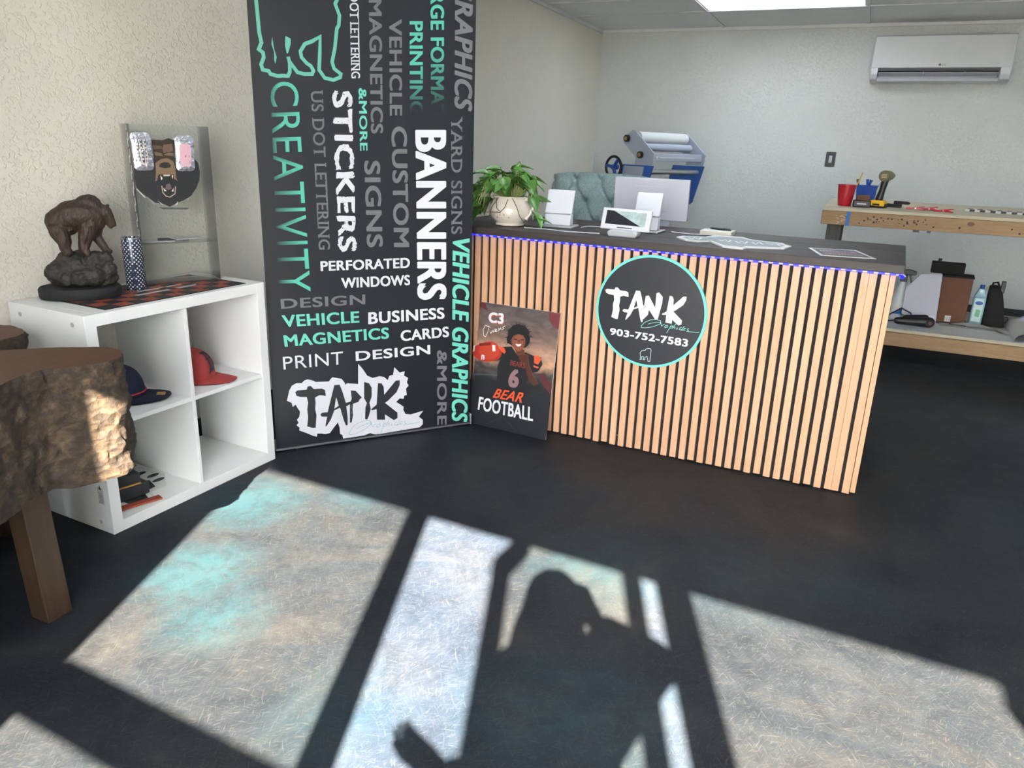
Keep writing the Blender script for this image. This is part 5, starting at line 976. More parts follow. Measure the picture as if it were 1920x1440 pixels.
# laminator on its stand
LA = math.radians(-27)
lm = thing('laminator', 'grey and blue wide-format laminating machine in the back corner', 'laminator', (-1.70, 6.22, 0), LA)
kx, kz = 0.0060, 0.00455
def lp(cx_, cy_, y=0.0):   # traced outline -> machine side plane
    return (((1120+cx_/9)-1195)*kx, y, 1.292-((240+cy_/9)-290)*kz)
ZL = 0.66
plate = [(440, 205), (560, 118), (600, 118), (935, 462), (910, 645), (635, 640), (650, 530), (430, 315)]
for y0 in (0.0, ZL-0.012):
    mb = MB(); mb.prism(plate, lambda u, v, t: lp(u, v, t), y0, y0+0.012, 0.002); pl_ = mb.build('side_plate', 'machine_grey', lm)
    if y0 == 0:
        for c_ in ((490, 245), (730, 490)):
            mb = MB(); p = Vector(lp(*c_)); mb.tube([p+Vector((0, -0.022, 0)), p], 0.027, 18); mb.mi = 1; mb.tube([p+Vector((0, -0.026, 0)), p+Vector((0, -0.022, 0))], 0.016, 14); mb.build('knob', ['black_plastic', 'brass'], pl_, True)
def roller(name_, c_, r_, m_='roller', parent=lm, a=0.014, b=ZL-0.014):
    p = Vector(lp(*c_)); k_ = MB(); k_.tube([(p.x, a, p.z), (p.x, a+0.02, p.z), (p.x, a+0.0205, p.z), (p.x, b-0.0205, p.z), (p.x, b-0.02, p.z), (p.x, b, p.z)], [r_*0.6, r_*0.6, r_, r_, r_*0.6, r_*0.6], 24); return k_.build(name_, m_, parent, True)
roller('upper_roller', (610, 225), 0.046); roller('lower_roller', (700, 370), 0.030, 'machine_grey')
mb = MB(); p = Vector(lp(840, 520)); mb.box((p.x-0.035, 0.013, p.z-0.03), (p.x+0.035, ZL-0.013, p.z+0.03), 0.004); bm_ = mb.build('cross_beam', 'machine_grey', lm)
mb = MB(); mb.box((p.x+0.0352, 0.10, p.z-0.004), (p.x+0.038, 0.54, p.z+0.004)); mb.box((p.x+0.0352, 0.055, p.z-0.008), (p.x+0.038, 0.085, p.z+0.008)); mb.build('slot', 'roller', bm_)
sidep = [(430, 645), (905, 645), (880, 850), (720, 1350), (520, 1350), (380, 850)]
for y0 in (0.001, ZL-0.013):
    mb = MB(); mb.prism([(430, 648), (935, 648), (800, 1250), (690, 1340), (480, 1340), (380, 850)] , lambda u, v, t: lp(u, v, t), y0, y0+0.012, 0.002); bl = mb.build('lower_plate', 'blue_paint', lm)
    if y0 < 0.1:
        mb = MB(); mb.prism([(470, 668), (800, 668), (770, 900), (440, 900)], lambda u, v, t: lp(u, v, t), y0-0.010, y0-0.0005, 0.002); mb.build('cover_plate', 'machine_grey', bl)
mb = MB(); p = Vector(lp(840, 745)); mb.tube([(p.x, 0.015, p.z), (p.x, ZL-0.015, p.z)], 0.021, 18); mb.build('drive_tube', 'silver', lm, True)
hw = Vector(lp(350, 700)); mb = MB(); n_ = 40; R_ = 0.085
mb.tube([(hw.x+R_*math.cos(2*PI*i/n_), -0.045, hw.z+R_*math.sin(2*PI*i/n_)) for i in range(n_+1)], 0.011, 10); hwo = mb.build('handwheel', 'black_plastic', lm, True)
mb = MB()
for a in (0.9, 0.9+2*PI/3, 0.9+4*PI/3): mb.tube([(hw.x, -0.045, hw.z), (hw.x+R_*math.cos(a), -0.045, hw.z+R_*math.sin(a))], 0.014, 8)
mb.tube([(hw.x, -0.055, hw.z), (hw.x, 0.0, hw.z)], 0.022, 14); mb.build('spokes', 'blue_plastic', hwo, True)
mb = MB(); pz = lp(500, 1340)[2]
mb.box((-0.30, 0.0, 0.05), (0.02, ZL, 0.11), 0.005)
for y0 in (0.03, ZL-0.07): mb.box((-0.20, y0, 0.11), (-0.12, y0+0.04, pz+0.01), 0.003)
for x0 in (-0.30, -0.02):
    for y0 in (0.0, ZL-0.04): mb.box((x0, y0, 0), (x0+0.04, y0+0.04, 0.05))
mb.build('floor_stand', 'machine_grey', lm)
# paper block and pen
nb = thing('note_block', 'thick white note pad block near the back edge of the counter', 'note pad', on_counter(-0.585, 3.66), -0.02)
mb = MB(); mb.box((-0.072, -0.055, 0), (0.072, 0.055, 0.020), 0.001, 1)
for v in mb.bm.verts: v.co.x += 0.0012*noise.noise(v.co*300)
mb.build('paper_block', 'paper', nb)
mb = MB()
for i in range(6): mb.box((-0.0725, -0.0556, 0.0022+i*0.003), (0.0725, 0.0556, 0.0027+i*0.003))
mb.build('page_edges', 'tan', nb)
pn = thing('pen', 'black pen lying on top of the white note pad block', 'pen', (-0.58, 3.665, CT+0.0206), -0.35)
mb = MB(); mb.tube([(-0.05, 0, 0.005), (-0.04, 0, 0.005), (0.030, 0, 0.005), (0.032, 0, 0.005), (0.06, 0, 0.005)], [0.0015, 0.0045, 0.005, 0.0042, 0.0035], 12); mb.build('barrel', 'black_plastic', pn, True)
mb = MB(); mb.box((0.02, -0.001, 0.0095), (0.058, 0.001, 0.0112)); mb.build('clip', 'black_rubber', pn)
# sign cut-out and sticker
dc = thing('sign_cutout', 'grey and white shaped sign cut-out lying flat on the counter', 'sign', (0, 0, CT))
mb = MB(); mb.prism(DECAL, lambda u, v, t: (u, v, t), 0.0005, 0.006); mb.build('backing', 'paper', dc)
cxm = sum(p[0] for p in DECAL)/len(DECAL); cym = sum(p[1] for p in DECAL)/len(DECAL)
A = Art(lambda u, v, l: (u, v, 0.006+0.0001*l)); A.poly([(cxm+(x-cxm)*0.90, cym+(y-cym)*0.80) for x, y in DECAL], '#7f898d')
for s in DECAL_INK: A.stroke(s, 0.010, '#dfe4e6', up=False)
A.build('face_print', 'ink', dc)
stk = thing('sticker', 'small dark sticker with white border at the right end of the counter', 'sticker', (0, 0, CT))
mb = MB(); mb.prism(STICKER, lambda u, v, t: (u, v, t), 0.0003, 0.0016); mb.build('backing', 'paper', stk)
cxm = sum(p[0] for p in STICKER)/4; cym = sum(p[1] for p in STICKER)/4
A = Art(lambda u, v, l: (u, v, 0.0016+0.0001*l)); A.poly([(cxm+(x-cxm)*0.88, cym+(y-cym)*0.86) for x, y in STICKER], '#3b3640')
b0, b1, t1, t0 = Vector(STICKER[3]), Vector(STICKER[2]), Vector(STICKER[1]), Vector(STICKER[0])
rr = random.Random(5)
for row, c in ((0.62, '#8ea4bd'), (0.42, '#a3524f'), (0.25, '#9b9299')):
    x = 0.16
    while x < 0.84:
        w = rr.uniform(0.02, 0.05); f_ = lambda x_, y_: (b0*(1-x_)+b1*x_)*(1-y_)+(t0*(1-x_)+t1*x_)*y_
        A.poly([tuple(f_(x, row)), tuple(f_(x+w, row)), tuple(f_(x+w, row+0.13)), tuple(f_(x, row+0.13))], c, up=False); x += w+0.02
A.build('face_print', 'ink', stk)

# ---------------------------------------------------------------- air conditioner and outlet
acu = thing('air_conditioner', 'white wall-mounted air conditioner high on the back wall', 'air conditioner', (-0.088, WY, 0))
AL = 1.02
prof = [(0, 1.93), (0, 2.275), (-0.17, 2.283), (-0.190, 2.272), (-0.205, 2.035), (-0.190, 2.03), (-0.12, 2.02), (-0.12, 1.965), (-0.175, 1.955), (-0.165, 1.935), (-0.14, 1.925)]
mb = MB(); mb.prism(prof, lambda u, v, t: (t, u, v), 0.055, AL-0.075); mb.build('body', 'white_plastic', acu)
endp = [(0, 1.93), (0, 2.275), (-0.17, 2.283), (-0.190, 2.272), (-0.205, 2.035), (-0.202, 1.985), (-0.185, 1.945), (-0.14, 1.925)]
for a, b in ((0.0, 0.0545), (AL-0.0745, AL)): mb = MB(); mb.prism(endp, lambda u, v, t: (t, u, v), a, b, 0.006); mb.build('end_cap', 'white_plastic', acu)
mb = MB(); mb.prism([(-0.171, 2.2835), (-0.1905, 2.2735), (-0.2055, 2.033), (-0.2085, 2.036), (-0.194, 2.275), (-0.172, 2.287)], lambda u, v, t: (t, u, v), 0.004, AL-0.004, 0.001); fp = mb.build('front_panel', 'white_gloss', acu)
mb = MB(); mb.box((0.056, -0.125, 1.972), (AL-0.076, -0.118, 2.018)); mb.build('outlet_slot', 'dark_gap', acu)
mb = MB(); mb.prism([(-0.125, 1.972), (-0.120, 1.982), (-0.196, 2.0), (-0.198, 1.996)], lambda u, v, t: (t, u, v), 0.06, AL-0.08); mb.build('vane', 'white_plastic', acu)
for x in (0.40, 0.70): mb = MB(); mb.box((x-0.004, -0.20, 1.985), (x+0.004, -0.15, 2.003)); mb.build('vane_clip', 'grey_plastic', acu)
A = Art(lambda u, v, l: (u, -0.2072+0.0145*(v-2.05)/0.225-0.0006, v))
A.poly([(0.508+0.010*math.cos(a*PI/8), 2.055+0.010*math.sin(a*PI/8)) for a in range(16)], '#6d5560'); A.word('LG', [(0.523, 2.047), (0.55, 2.047), (0.55, 2.063), (0.523, 2.063)], lin('#6b6d70'), 0.02)
A.word('Dual Inverter', [(0.86, 2.060), (0.93, 2.060), (0.93, 2.070), (0.86, 2.070)], lin('#85888c'), 0.0)
A.stroke([(0.90+0.009*math.cos(a*PI/6), 2.148+0.013*math.sin(a*PI/6)) for a in range(13)], 0.004, '#eef0f2'); A.stroke([(0.91, 2.14), (0.93, 2.144), (1.0, 2.146)], 0.004, '#eef0f2'); A.build('markings', 'ink', fp)
ol_ = thing('wall_outlet', 'black switch plate on the back wall above the workbench', 'switch', (-0.304, WY, 1.285))
mb = MB(); mb.box((-0.041, -0.007, -0.064), (0.041, 0, 0.064), 0.003); mb.build('plate', 'black_plastic', ol_)
mb = MB(); mb.box((-0.014, -0.011, -0.030), (0.014, -0.0072, 0.032), 0.002); mb.build('rocker', 'machine_grey', ol_)

# ---------------------------------------------------------------- workbench and tools
wb = thing('workbench', 'two-tier lumber workbench with plywood top along the back', 'workbench', (-0.211, 5.5, 0))
BL = 2.6; BD = 1.28
mb = MB(); mb.box((0.0, 0, 0.974), (BL, BD, 0.994), 0.001, 1); mb.build('tabletop', 'ply', wb)
mb = MB(); mb.box((-0.006, -0.002, 0.886), (BL, 0.036, 0.973), 0.003); ap = mb.build('apron', 'pine', wb)
rr = random.Random(17); A = Art(lambda u, v, l: (u, -0.0024-0.0001*l, v))
for i in range(34):
    u = rr.uniform(0.27, 0.66) if i < 26 else rr.uniform(0.02, 1.15); v = rr.uniform(0.905, 0.955); r_ = rr.uniform(0.003, 0.007)
    A.poly([(u+r_*math.cos(a*PI/4), v+r_*math.sin(a*PI/4)*rr.uniform(0.8, 1.2)) for a in range(8)], '#2b2019', up=False)
for i in range(14): u = rr.uniform(0.08, 0.16); v = rr.uniform(0.90, 0.96); A.stroke([(u, v), (u+rr.uniform(-0.02, 0.02), v+rr.uniform(-0.01, 0.01))], 0.003, '#cfbea6', up=False)
A.poly([(0.86+0.02*math.cos(a*PI/6), 0.945+0.014*math.sin(a*PI/6)) for a in range(12)], '#6e4f33', up=False)
A.build('nail_holes', 'ink_matte', ap)
mb = MB(); mb.box((0.145, -0.0040, 0.884), (0.167, -0.0022, 0.974)); mb.build('blue_tape', 'blue_tape', ap)
mb = MB(); mb.box((-0.006, 0.04, 0.886), (0.032, BD-0.002, 0.973)); mb.box((-0.006, BD-0.038, 0.886), (BL, BD-0.002, 0.973)) if False else None; mb.build('end_apron', 'pine', wb)
for x in (0.035, BL-0.12):
    for y in (0.037, BD-0.08):
        mb = MB(); mb.box((x, y, 0), (x+0.088, y+0.038, 0.973), 0.003); mb.build('leg', 'pine_grey', wb)
mb = MB(); mb.box((0.126, 0.02, 0.212), (BL, 1.02, 0.230), 0.001, 1); mb.build('lower_shelf', 'ply', wb)
mb = MB(); mb.box((-0.006, -0.004, 0.122), (BL, 0.034, 0.2115), 0.003); mb.build('shelf_apron', 'pine', wb)
for x, w in ((0.55, 0.035), (0.63, 0.02), (1.17, 0.035), (1.25, 0.02)): mb = MB(); mb.box((x, 0.0, 0.873), (x+w, 0.03, 0.8855)); mb.build('hook', 'black_plastic', wb)
BT = 0.9942
def bt(x, y): return Vector((x, y, BT))
cup = thing('cup', 'red plastic cup at the left end of the workbench top', 'cup', bt(-0.095, 5.78))
mb = MB(); mb.lathe([(0.040, 0), (0.042, 0.003), (0.052, 0.070), (0.0525, 0.074), (0.058, 0.135), (0.0605, 0.137), (0.0605, 0.141), (0.057, 0.141), (0.050, 0.07), (0.039, 0.006)], 36); mb.build('body', 'red_plastic', cup, True, 0.6)
pc = thing('pencil', 'yellow pencil standing in the red cup', 'pencil', bt(-0.075, 5.78), rot=(0, 0.28, 0.2))
mb = MB(); mb.tube([(0, 0, 0.012), (0, 0, 0.222)], 0.0042, 6); mb.build('shaft', 'pencil', pc); mb = MB(); mb.tube([(0, 0, 0.222), (0, 0, 0.236)], [0.0042, 0.001], 6); mb.build('tip', 'tan', pc)
mb = MB(); mb.tube([(0, 0, 0), (0, 0, 0.13)], 0.006, 8); o_ = mb.build('marker', 'black_plastic', None, True); o_.location = bt(-0.105, 5.80)+Vector((0, 0, 0.012)); o_.rotation_euler = (0.1, -0.1, 0); tag(o_, 'black marker standing in the red cup', 'marker')
bb = thing('tool_bin', 'blue plastic bin behind the red cup on the workbench', 'bin', bt(0.03, 6.02))
mb = MB(); mb.lathe([(0.055, 0), (0.07, 0.13), (0.072, 0.135), (0.066, 0.135), (0.05, 0.006)], 4, cap=True); mb.build('tub', 'blue_plastic', bb)
for i, (x, a, m_, lb) in enumerate(((-0.02, 0.25, 'blue_plastic', 'blue-handled tool at left in the blue bin'), (0.012, -0.1, 'blue_plastic', 'blue-handled tool at centre in the blue bin'), (0.03, 0.35, 'machine_grey', 'silver tool leaning right in the blue bin'), (-0.035, -0.2, 'cardboard', 'brown-handled tool beside the cup in the blue bin'))):
    mb = MB(); mb.tube([(0, 0, 0), (0, 0, 0.10), (0, 0, 0.165)], [0.004, 0.005, 0.010 if i != 2 else 0.004], 8); o_ = mb.build('hand_tool', m_, None, True); o_.location = bt(0.03+x, 6.02)+Vector((0, 0, 0.012)); o_.rotation_euler = (0, a, 0); tag(o_, lb, 'tool', 'tools in the blue bin')
bx = thing('charger_box', 'black box with brown lid flap beside the red cup', 'box', bt(0.012, 5.755), 0.05)
mb = MB(); mb.box((-0.055, -0.04, 0), (0.055, 0.04, 0.045), 0.006); mb.build('body', 'black_plastic', bx)
mb = MB(); mb.box((-0.034, -0.02, 0.0452), (0.046, 0.03, 0.078), 0.003); mb.build('flap', 'cardboard', bx)
A = Art(lambda u, v, l: (u, -0.0403, v)); rr = random.Random(2)
for i in range(9): A.poly([(-0.03+i*0.0065, 0.018), (-0.026+i*0.0065, 0.018), (-0.025+i*0.0065, 0.026), (-0.03+i*0.0065, 0.026)], '#d7dadd', up=False)
A.build('label', 'ink', bx)
dr = thing('cordless_drill', 'black and yellow cordless drill standing on its battery', 'drill', bt(0.115, 5.79), -0.3)
mb = MB(); mb.box((-0.052, -0.040, 0), (0.052, 0.045, 0.030), 0.008, 3); mb.build('battery', 'black_plastic', dr, True)
mb = MB(); mb.prism([(-0.05, 0.012), (0.05, 0.012), (0.05, 0.036), (0.036, 0.050), (-0.036, 0.050), (-0.05, 0.036)], lambda u, v, t: (u, t, v), -0.046, 0.03, 0.004); mb.build('battery_shell', 'yellow', dr)
mb = MB(); mb.box((-0.022, -0.0475, 0.016), (0.022, -0.0462, 0.028)); mb.build('release_button', 'black_rubber', dr)
mb = MB(); mb.hull((0, 0.0, 0.055), 0.026, (0.012, -0.004, 0.115), 0.020); mb.hull((0.012, -0.004, 0.115), 0.020, (0.02, 0.0, 0.185), 0.024); remeshed(mb, 'handle', 'black_plastic', 0.004, dr, 2)
mb = MB(); mb.tube([(0.02, -0.045, 0.208), (0.02, -0.040, 0.208), (0.02, 0.05, 0.208), (0.02, 0.09, 0.208)], [0.030, 0.036, 0.034, 0.028], 20); mb.build('motor_housing', 'olive', dr, True, 0.6)
mb = MB(); mb.tube([(0.02, 0.09, 0.208), (0.02, 0.14, 0.208), (0.02, 0.15, 0.208)], [0.022, 0.018, 0.008], 16); mb.build('chuck', 'black_plastic', dr, True, 0.6)
A = Art(lambda u, v, l: (u, -0.0462, v)); 
for i in range(3): A.poly([(0.004, 0.196+i*0.009), (0.038, 0.196+i*0.009), (0.038, 0.200+i*0.009), (0.004, 0.200+i*0.009)], '#d0c9a8', up=False)
A.build('rear_vents', 'ink', dr)
t2 = thing('folding_knife', 'dark grey hand tool lying right of the drill', 'tool', bt(0.235, 5.93), -0.35)
mb = MB(); mb.box((-0.08, -0.018, 0), (0.03, 0.018, 0.024), 0.005); mb.build('body', 'black_plastic', t2); mb = MB(); mb.prism([(-0.02, 0.024), (0.075, 0.024), (0.085, 0.034), (0.07, 0.044), (-0.02, 0.044)], lambda u, v, t: (u, t, v), -0.012, 0.012, 0.003); mb.build('upper_arm', 'black_rubber', t2)
for i, (x, y, rz, lb) in enumerate(((0.345, 5.80, -0.1, 'red clip leftmost in the row on the workbench'), (0.425, 5.82, 0.1, 'red clip in the middle of the row, in white wrap'), (0.505, 5.70, -0.35, 'red clip rightmost in the row, over the bench edge'))):
    t_ = thing('spring_clip', lb, 'clip', bt(x, y), rz, 'red clips on the workbench')
    mb = MB(); mb.prism([(-0.055, 0.0), (0.0, 0.006), (0.055, 0.0), (0.055, 0.007), (0.01, 0.014), (0.055, 0.020), (0.05, 0.026), (0.0, 0.018), (-0.055, 0.010)], lambda u, v, t: (u, t, v), -0.012, 0.012, 0.002); mb.build('jaw', 'red_plastic', t_)
    mb = MB(); mb.tube([(0, -0.014, 0.010), (0, 0.014, 0.010)], 0.004, 10); mb.build('pin', 'silver', t_, True)
    if i == 1:
        mb = MB(); mb.grid(lambda u, v: ((u-0.5)*0.13, (v-0.5)*0.06+0.03, 0.003+0.014*abs(noise.noise(Vector((u*5, v*5, 2))))), 14, 8); mb.build('wrap', 'paper', t_, True)
for (x, y, rz, L_, lb, c0) in ((0.84, 6.02, -0.21, 0.34, 'black and white banded strip lying farther back on the bench', 0), (0.83, 5.94, -0.21, 0.36, 'black and white banded strip lying nearer the bench edge', 1)):
    t_ = thing('scale_strip', lb, 'strip', bt(x, y), rz, 'banded strips on the workbench')
    mb = MB(); mb.box((-L_/2, -0.018, 0), (L_/2, 0.018, 0.014), 0.001, 1); mb.build('bar', 'paper', t_)
    mb = MB()
    for i in range(6):
        u = -L_/2+0.004+i*L_/6+c0*0.024; mb.box((u, -0.0185, 0.001), (u+0.030, 0.0185, 0.0146))
    mb.build('bands', 'black_plastic', t_)
# lower tier
LT = 0.2302
def lt(x, y): return Vector((x, y, LT))
mb = MB(); mb.box((0.62-0.55, -0.19, 0), (2.3, 0.18, 0.0015)); cm = thing('cutting_mat', 'pale ruled sheet covering the front of the lower bench tier', 'sheet', lt(-0.15, 5.72)); mb.build('sheet', 'clear_plastic', cm)
A = Art(lambda u, v, l: (u, v, 0.0016+0.0001*l))
for i in range(60): A.stroke([(0.09+i*0.036, -0.185), (0.09+i*0.036, -0.185+(0.03 if i % 5 else 0.05))], 0.0025, '#7c8488', up=False)
A.stroke([(0.08, -0.15), (2.29, -0.15)], 0.003, '#6d7578', up=False); A.poly([(1.08, -0.17), (1.2, -0.17), (1.16, -0.13), (1.05, -0.13)], '#8fc3a2', up=False)
A.build('rule_marks', 'ink_matte', cm)
for i, (x, y, rz, w, d_, lb) in enumerate(((0.80, 5.70, -0.02, 0.50, 0.30, 'flat grey-white card sheet lying on the lower bench tier'), (0.84, 5.83, -0.12, 0.42, 0.12, 'curled white sheet behind the flat one on the lower tier'))):
    t_ = thing('paper_sheet', lb, 'paper', lt(x, y)+Vector((0, 0, 0.002+0.004*i)), rz, 'loose sheets on the lower tier')
    mb = MB(); cv = 0.0 if i == 0 else 1.0
    fz = lambda u, v, dz: ((u-0.5)*w, (v-0.5)*d_, dz+cv*0.05*max(0, math.sin(u*3.4))*(1-v)*0.9)
    mb.grid(lambda u, v: fz(u, v, 0), 20, 6); mb.grid(lambda u, v: fz(u, v, 0.0015), 20, 6); mb.build('leaf_sheet', 'paper', t_, True)
t_ = thing('paper_roll', 'large white paper sheet rolled over at the right of the lower tier', 'paper', lt(1.03, 5.55)+Vector((0, 0, 0.003)), -0.05)
def roll(u, v, r0=0.055):
    s = u*0.62
    if s < 0.12: a = s/0.055; return (0.055-0.055*math.sin(a)*1.0, v*0.85*(1-0.1*u), 0.055-0.055*math.cos(a)) if False else (0.0+0.05*(1-math.cos(min(a, PI*0.75))), v*0.55, 0.05*math.sin(min(a, PI*0.75))+0.002)
    return (0.05*(1-math.cos(min(0.12/0.055, PI*0.75)))+(s-0.12), v*0.55, max(0.004, 0.05*math.sin(min(0.12/0.055, PI*0.75))+0.002-0.02*math.sin((s-0.12)*6)))
mb = MB(); mb.grid(roll, 40, 10); mb.grid(lambda u, v: tuple(Vector(roll(u, v))+Vector((-0.0015, 0, -0.0012))), 40, 10); mb.build('leaf_sheet', 'paper', t_, True)
sp = thing('spray_bottle', 'white spray bottle with blue label behind the counter end', 'bottle', lt(0.365, 5.93))
mb = MB(); mb.lathe([(0.048, 0), (0.052, 0.006), (0.052, 0.13), (0.040, 0.19), (0.022, 0.24), (0.018, 0.265)], 28); mb.build('body', 'clear_plastic', sp, True)
mb = MB(); mb.lathe([(0.0526, 0.035), (0.0526, 0.125)], 28, cap=False); mb.build('label', 'paper', sp, True)
A = Art(lambda u, v, l: (0.0531*math.sin(u), -0.0531*math.cos(u), v))
for i in range(10): A.poly([(-0.9+i*0.17, 0.04), (-0.73+i*0.17, 0.04), (-0.73+i*0.17, 0.045+0.075*((i+1)/10)**2), (-0.9+i*0.17, 0.045+0.075*(i/10)**2)], '#1f62a8', up=False)
A.build('label_print', 'ink', sp)
mb = MB(); mb.box((-0.022, -0.02, 0.265), (0.022, 0.02, 0.31), 0.004); mb.prism([(-0.03, 0.31), (0.07, 0.315), (0.075, 0.34), (0.03, 0.352), (-0.04, 0.345)], lambda u, v, t: (u, t, v), -0.016, 0.016, 0.004); mb.prism([(0.03, 0.31), (0.05, 0.25), (0.058, 0.252), (0.045, 0.312)], lambda u, v, t: (u, t, v), -0.006, 0.006); mb.build('trigger_head', 'black_plastic', sp)
wp = thing('foam_panel', 'pale grey cut-corner panel leaning on the brown box', 'panel', lt(0.512, 5.84), 0.06, rot=(-0.14, 0, 0.06))
mb = MB(); mb.prism([(-0.125, 0.055), (-0.125, 0.235), (-0.045, 0.335), (0.085, 0.345), (0.095, 0.0), (-0.02, 0.0)], lambda u, v, t: (u, t, v), 0.0, 0.008, 0.001); mb.build('board', 'paper_grey', wp)
A = Art(lambda u, v, l: (u, -0.0005, v)); A.poly([(0.05, 0.02), (0.082, 0.02), (0.082, 0.06), (0.05, 0.06)], '#c7c8d2'); A.build('label', 'ink_matte', wp)
cbx = thing('cardboard_box', 'brown cardboard box with white label on the lower tier', 'box', lt(0.60, 5.92), -0.08)
mb = MB(); mb.box((0.0, 0, 0.012), (0.185, 0.16, 0.325), 0.003); mb.build('carton', 'cardboard', cbx)
mb = MB(); mb.box((-0.03, -0.012, 0), (0.20, 0.17, 0.012), 0.002); mb.build('tray', 'black_plastic', cbx)
mb = MB(); mb.box((-0.005, -0.004, 0.3255), (0.19, 0.165, 0.335), 0.002); mb.build('lid', 'black_matte', cbx)
A = Art(lambda u, v, l: (u, -0.0006-0.0002*l, v)); A.poly([(0.062, 0.02), (0.098, 0.02), (0.098, 0.06), (0.062, 0.06)], '#d8d5d0')
for i in range(5): A.stroke([(0.066+i*0.007, 0.025), (0.067+i*0.007+0.002*(i % 2), 0.055)], 0.0025, '#55504c', up=False)
A.build('label', 'ink_matte', cbx)
bin_ = thing('file_tray', 'black upright tray standing on the brown box', 'tray', lt(0.525, 5.985)+Vector((0, 0, 0.336)), -0.06)
mb = MB(); mb.box((0.0, 0, 0), (0.205, 0.09, 0.075), 0.003); mb.build('body', 'black_matte', bin_)
mb = MB(); mb.tube([(0.045, 0.04, 0.075), (0.047, 0.04, 0.098)], 0.012, 12); mb.build('knob', 'black_plastic', bin_, True)
bt_ = thing('detergent_bottle', 'pale blue bottle with blue and green label right of the box', 'bottle', lt(0.852, 5.96), -0.1); bt_.scale = (0.9, 0.9, 1.22)
mb = MB(); mb.box((-0.042, -0.03, 0), (0.042, 0.03, 0.17), 0.014, 3); mb.prism([(-0.042, 0.165), (0.042, 0.165), (0.018, 0.215), (-0.018, 0.215)], lambda u, v, t: (u, t, v), -0.028, 0.028, 0.006); mb.build('body', 'liquid_blue', bt_, True)
mb = MB(); mb.tube([(0, 0, 0.213), (0, 0, 0.235)], 0.016, 14); mb.build('cap', 'label_blue', bt_, True)
A = Art(lambda u, v, l: (u, -0.0304-0.0002*l, v)); A.poly([(-0.03, 0.03), (0.03, 0.03), (0.03, 0.15), (-0.03, 0.15)], '#b9d3cf'); A.poly([(0.026*math.cos(a*PI/8), 0.135+0.011*math.sin(a*PI/8)) for a in range(16)], '#2351a0'); A.poly([(-0.014, 0.06), (0.016, 0.055), (0.02, 0.095), (-0.01, 0.1)], '#6aa886'); A.build('label', 'ink', bt_)
bg = thing('tool_bag', 'black soft tool bag at the right of the blue bottle', 'bag', lt(0.975, 6.06), -0.1)
mb = MB(); mb.prism([(-0.075, 0), (0.065, 0), (0.045, 0.12), (0.015, 0.24), (-0.02, 0.275), (-0.065, 0.27)], lambda u, v, t: (u, t, v), -0.08, 0.08, 0.012); mb.build('body', 'black_matte', bg, True, 0.8)
mb = MB(); mb.tube([(-0.055, -0.02, 0.262), (-0.05, -0.02, 0.295), (-0.025, -0.02, 0.302), (-0.005, -0.02, 0.262)], 0.007, 8); mb.build('strap', 'black_rubber', bg, True); mb = MB(); mb.box((-0.004, -0.06, 0.235), (0.022, -0.02, 0.315), 0.004); mb.build('pocket_tool', 'black_plastic', bg)
pt_ = thing('power_tool', 'black corded power tool lying on the lower tier', 'power tool', lt(0.47, 5.70)+Vector((0, 0, 0.0022)), 0.05)
mb = MB(); mb.hull((-0.11, 0, 0.030), 0.024, (0.01, 0, 0.034), 0.030); mb.hull((0.01, 0, 0.036), 0.032, (0.085, 0, 0.038), 0.036); mb.hull((-0.06, 0.02, 0.055), 0.018, (0.06, 0.03, 0.062), 0.022)
o_ = remeshed(mb, 'body', 'black_plastic', 0.005, pt_, 2)
zmin = min(v.co.z for v in o_.data.vertices)
for v in o_.data.vertices: v.co.z = max(0.0005, v.co.z-zmin)
mb = MB(); mb.tube([(0.085, -0.038, 0.036), (0.085, -0.034, 0.036)], 0.026, 20); mb.mi = 1; mb.tube([(0.085, -0.041, 0.036), (0.085, -0.038, 0.036)], 0.012, 14); mb.build('dial', ['black_rubber', 'cardboard'], pt_, True, 0.6)
mb = MB(); mb.tube([(-0.11, 0.0, 0.03), (-0.17, 0.03, 0.012), (-0.16, 0.07, 0.05), (-0.09, 0.08, 0.10), (-0.03, 0.07, 0.075), (-0.02, 0.05, 0.06)], 0.005, 8); mb.build('cord', 'black_rubber', pt_, True)
wd = thing('wedge_tool', 'dark wedge-shaped tool leaning up at the right of the lower tier', 'tool', lt(1.13, 6.20), -0.1)
mb = MB(); mb.prism([(-0.05, 0.01), (0.02, 0.0), (0.11, 0.085), (0.115, 0.10), (0.09, 0.095), (0.0, 0.035)], lambda u, v, t: (u, t, v), -0.02, 0.02, 0.005); mb.build('blade', 'machine_grey', wd); mb = MB(); mb.box((-0.10, -0.025, 0), (-0.045, 0.025, 0.045), 0.008); mb.build('head', 'black_plastic', wd)
bk = thing('storage_case', 'flat black case at the far right of the lower tier', 'case', lt(1.36, 6.32))
mb = MB(); mb.box((-0.14, -0.08, 0), (0.3, 0.12, 0.055), 0.008); mb.build('body', 'black_matte', bk); mb = MB(); mb.box((-0.06, -0.084, 0.02), (-0.02, -0.0805, 0.04), 0.001); mb.build('latch', 'black_plastic', bk)

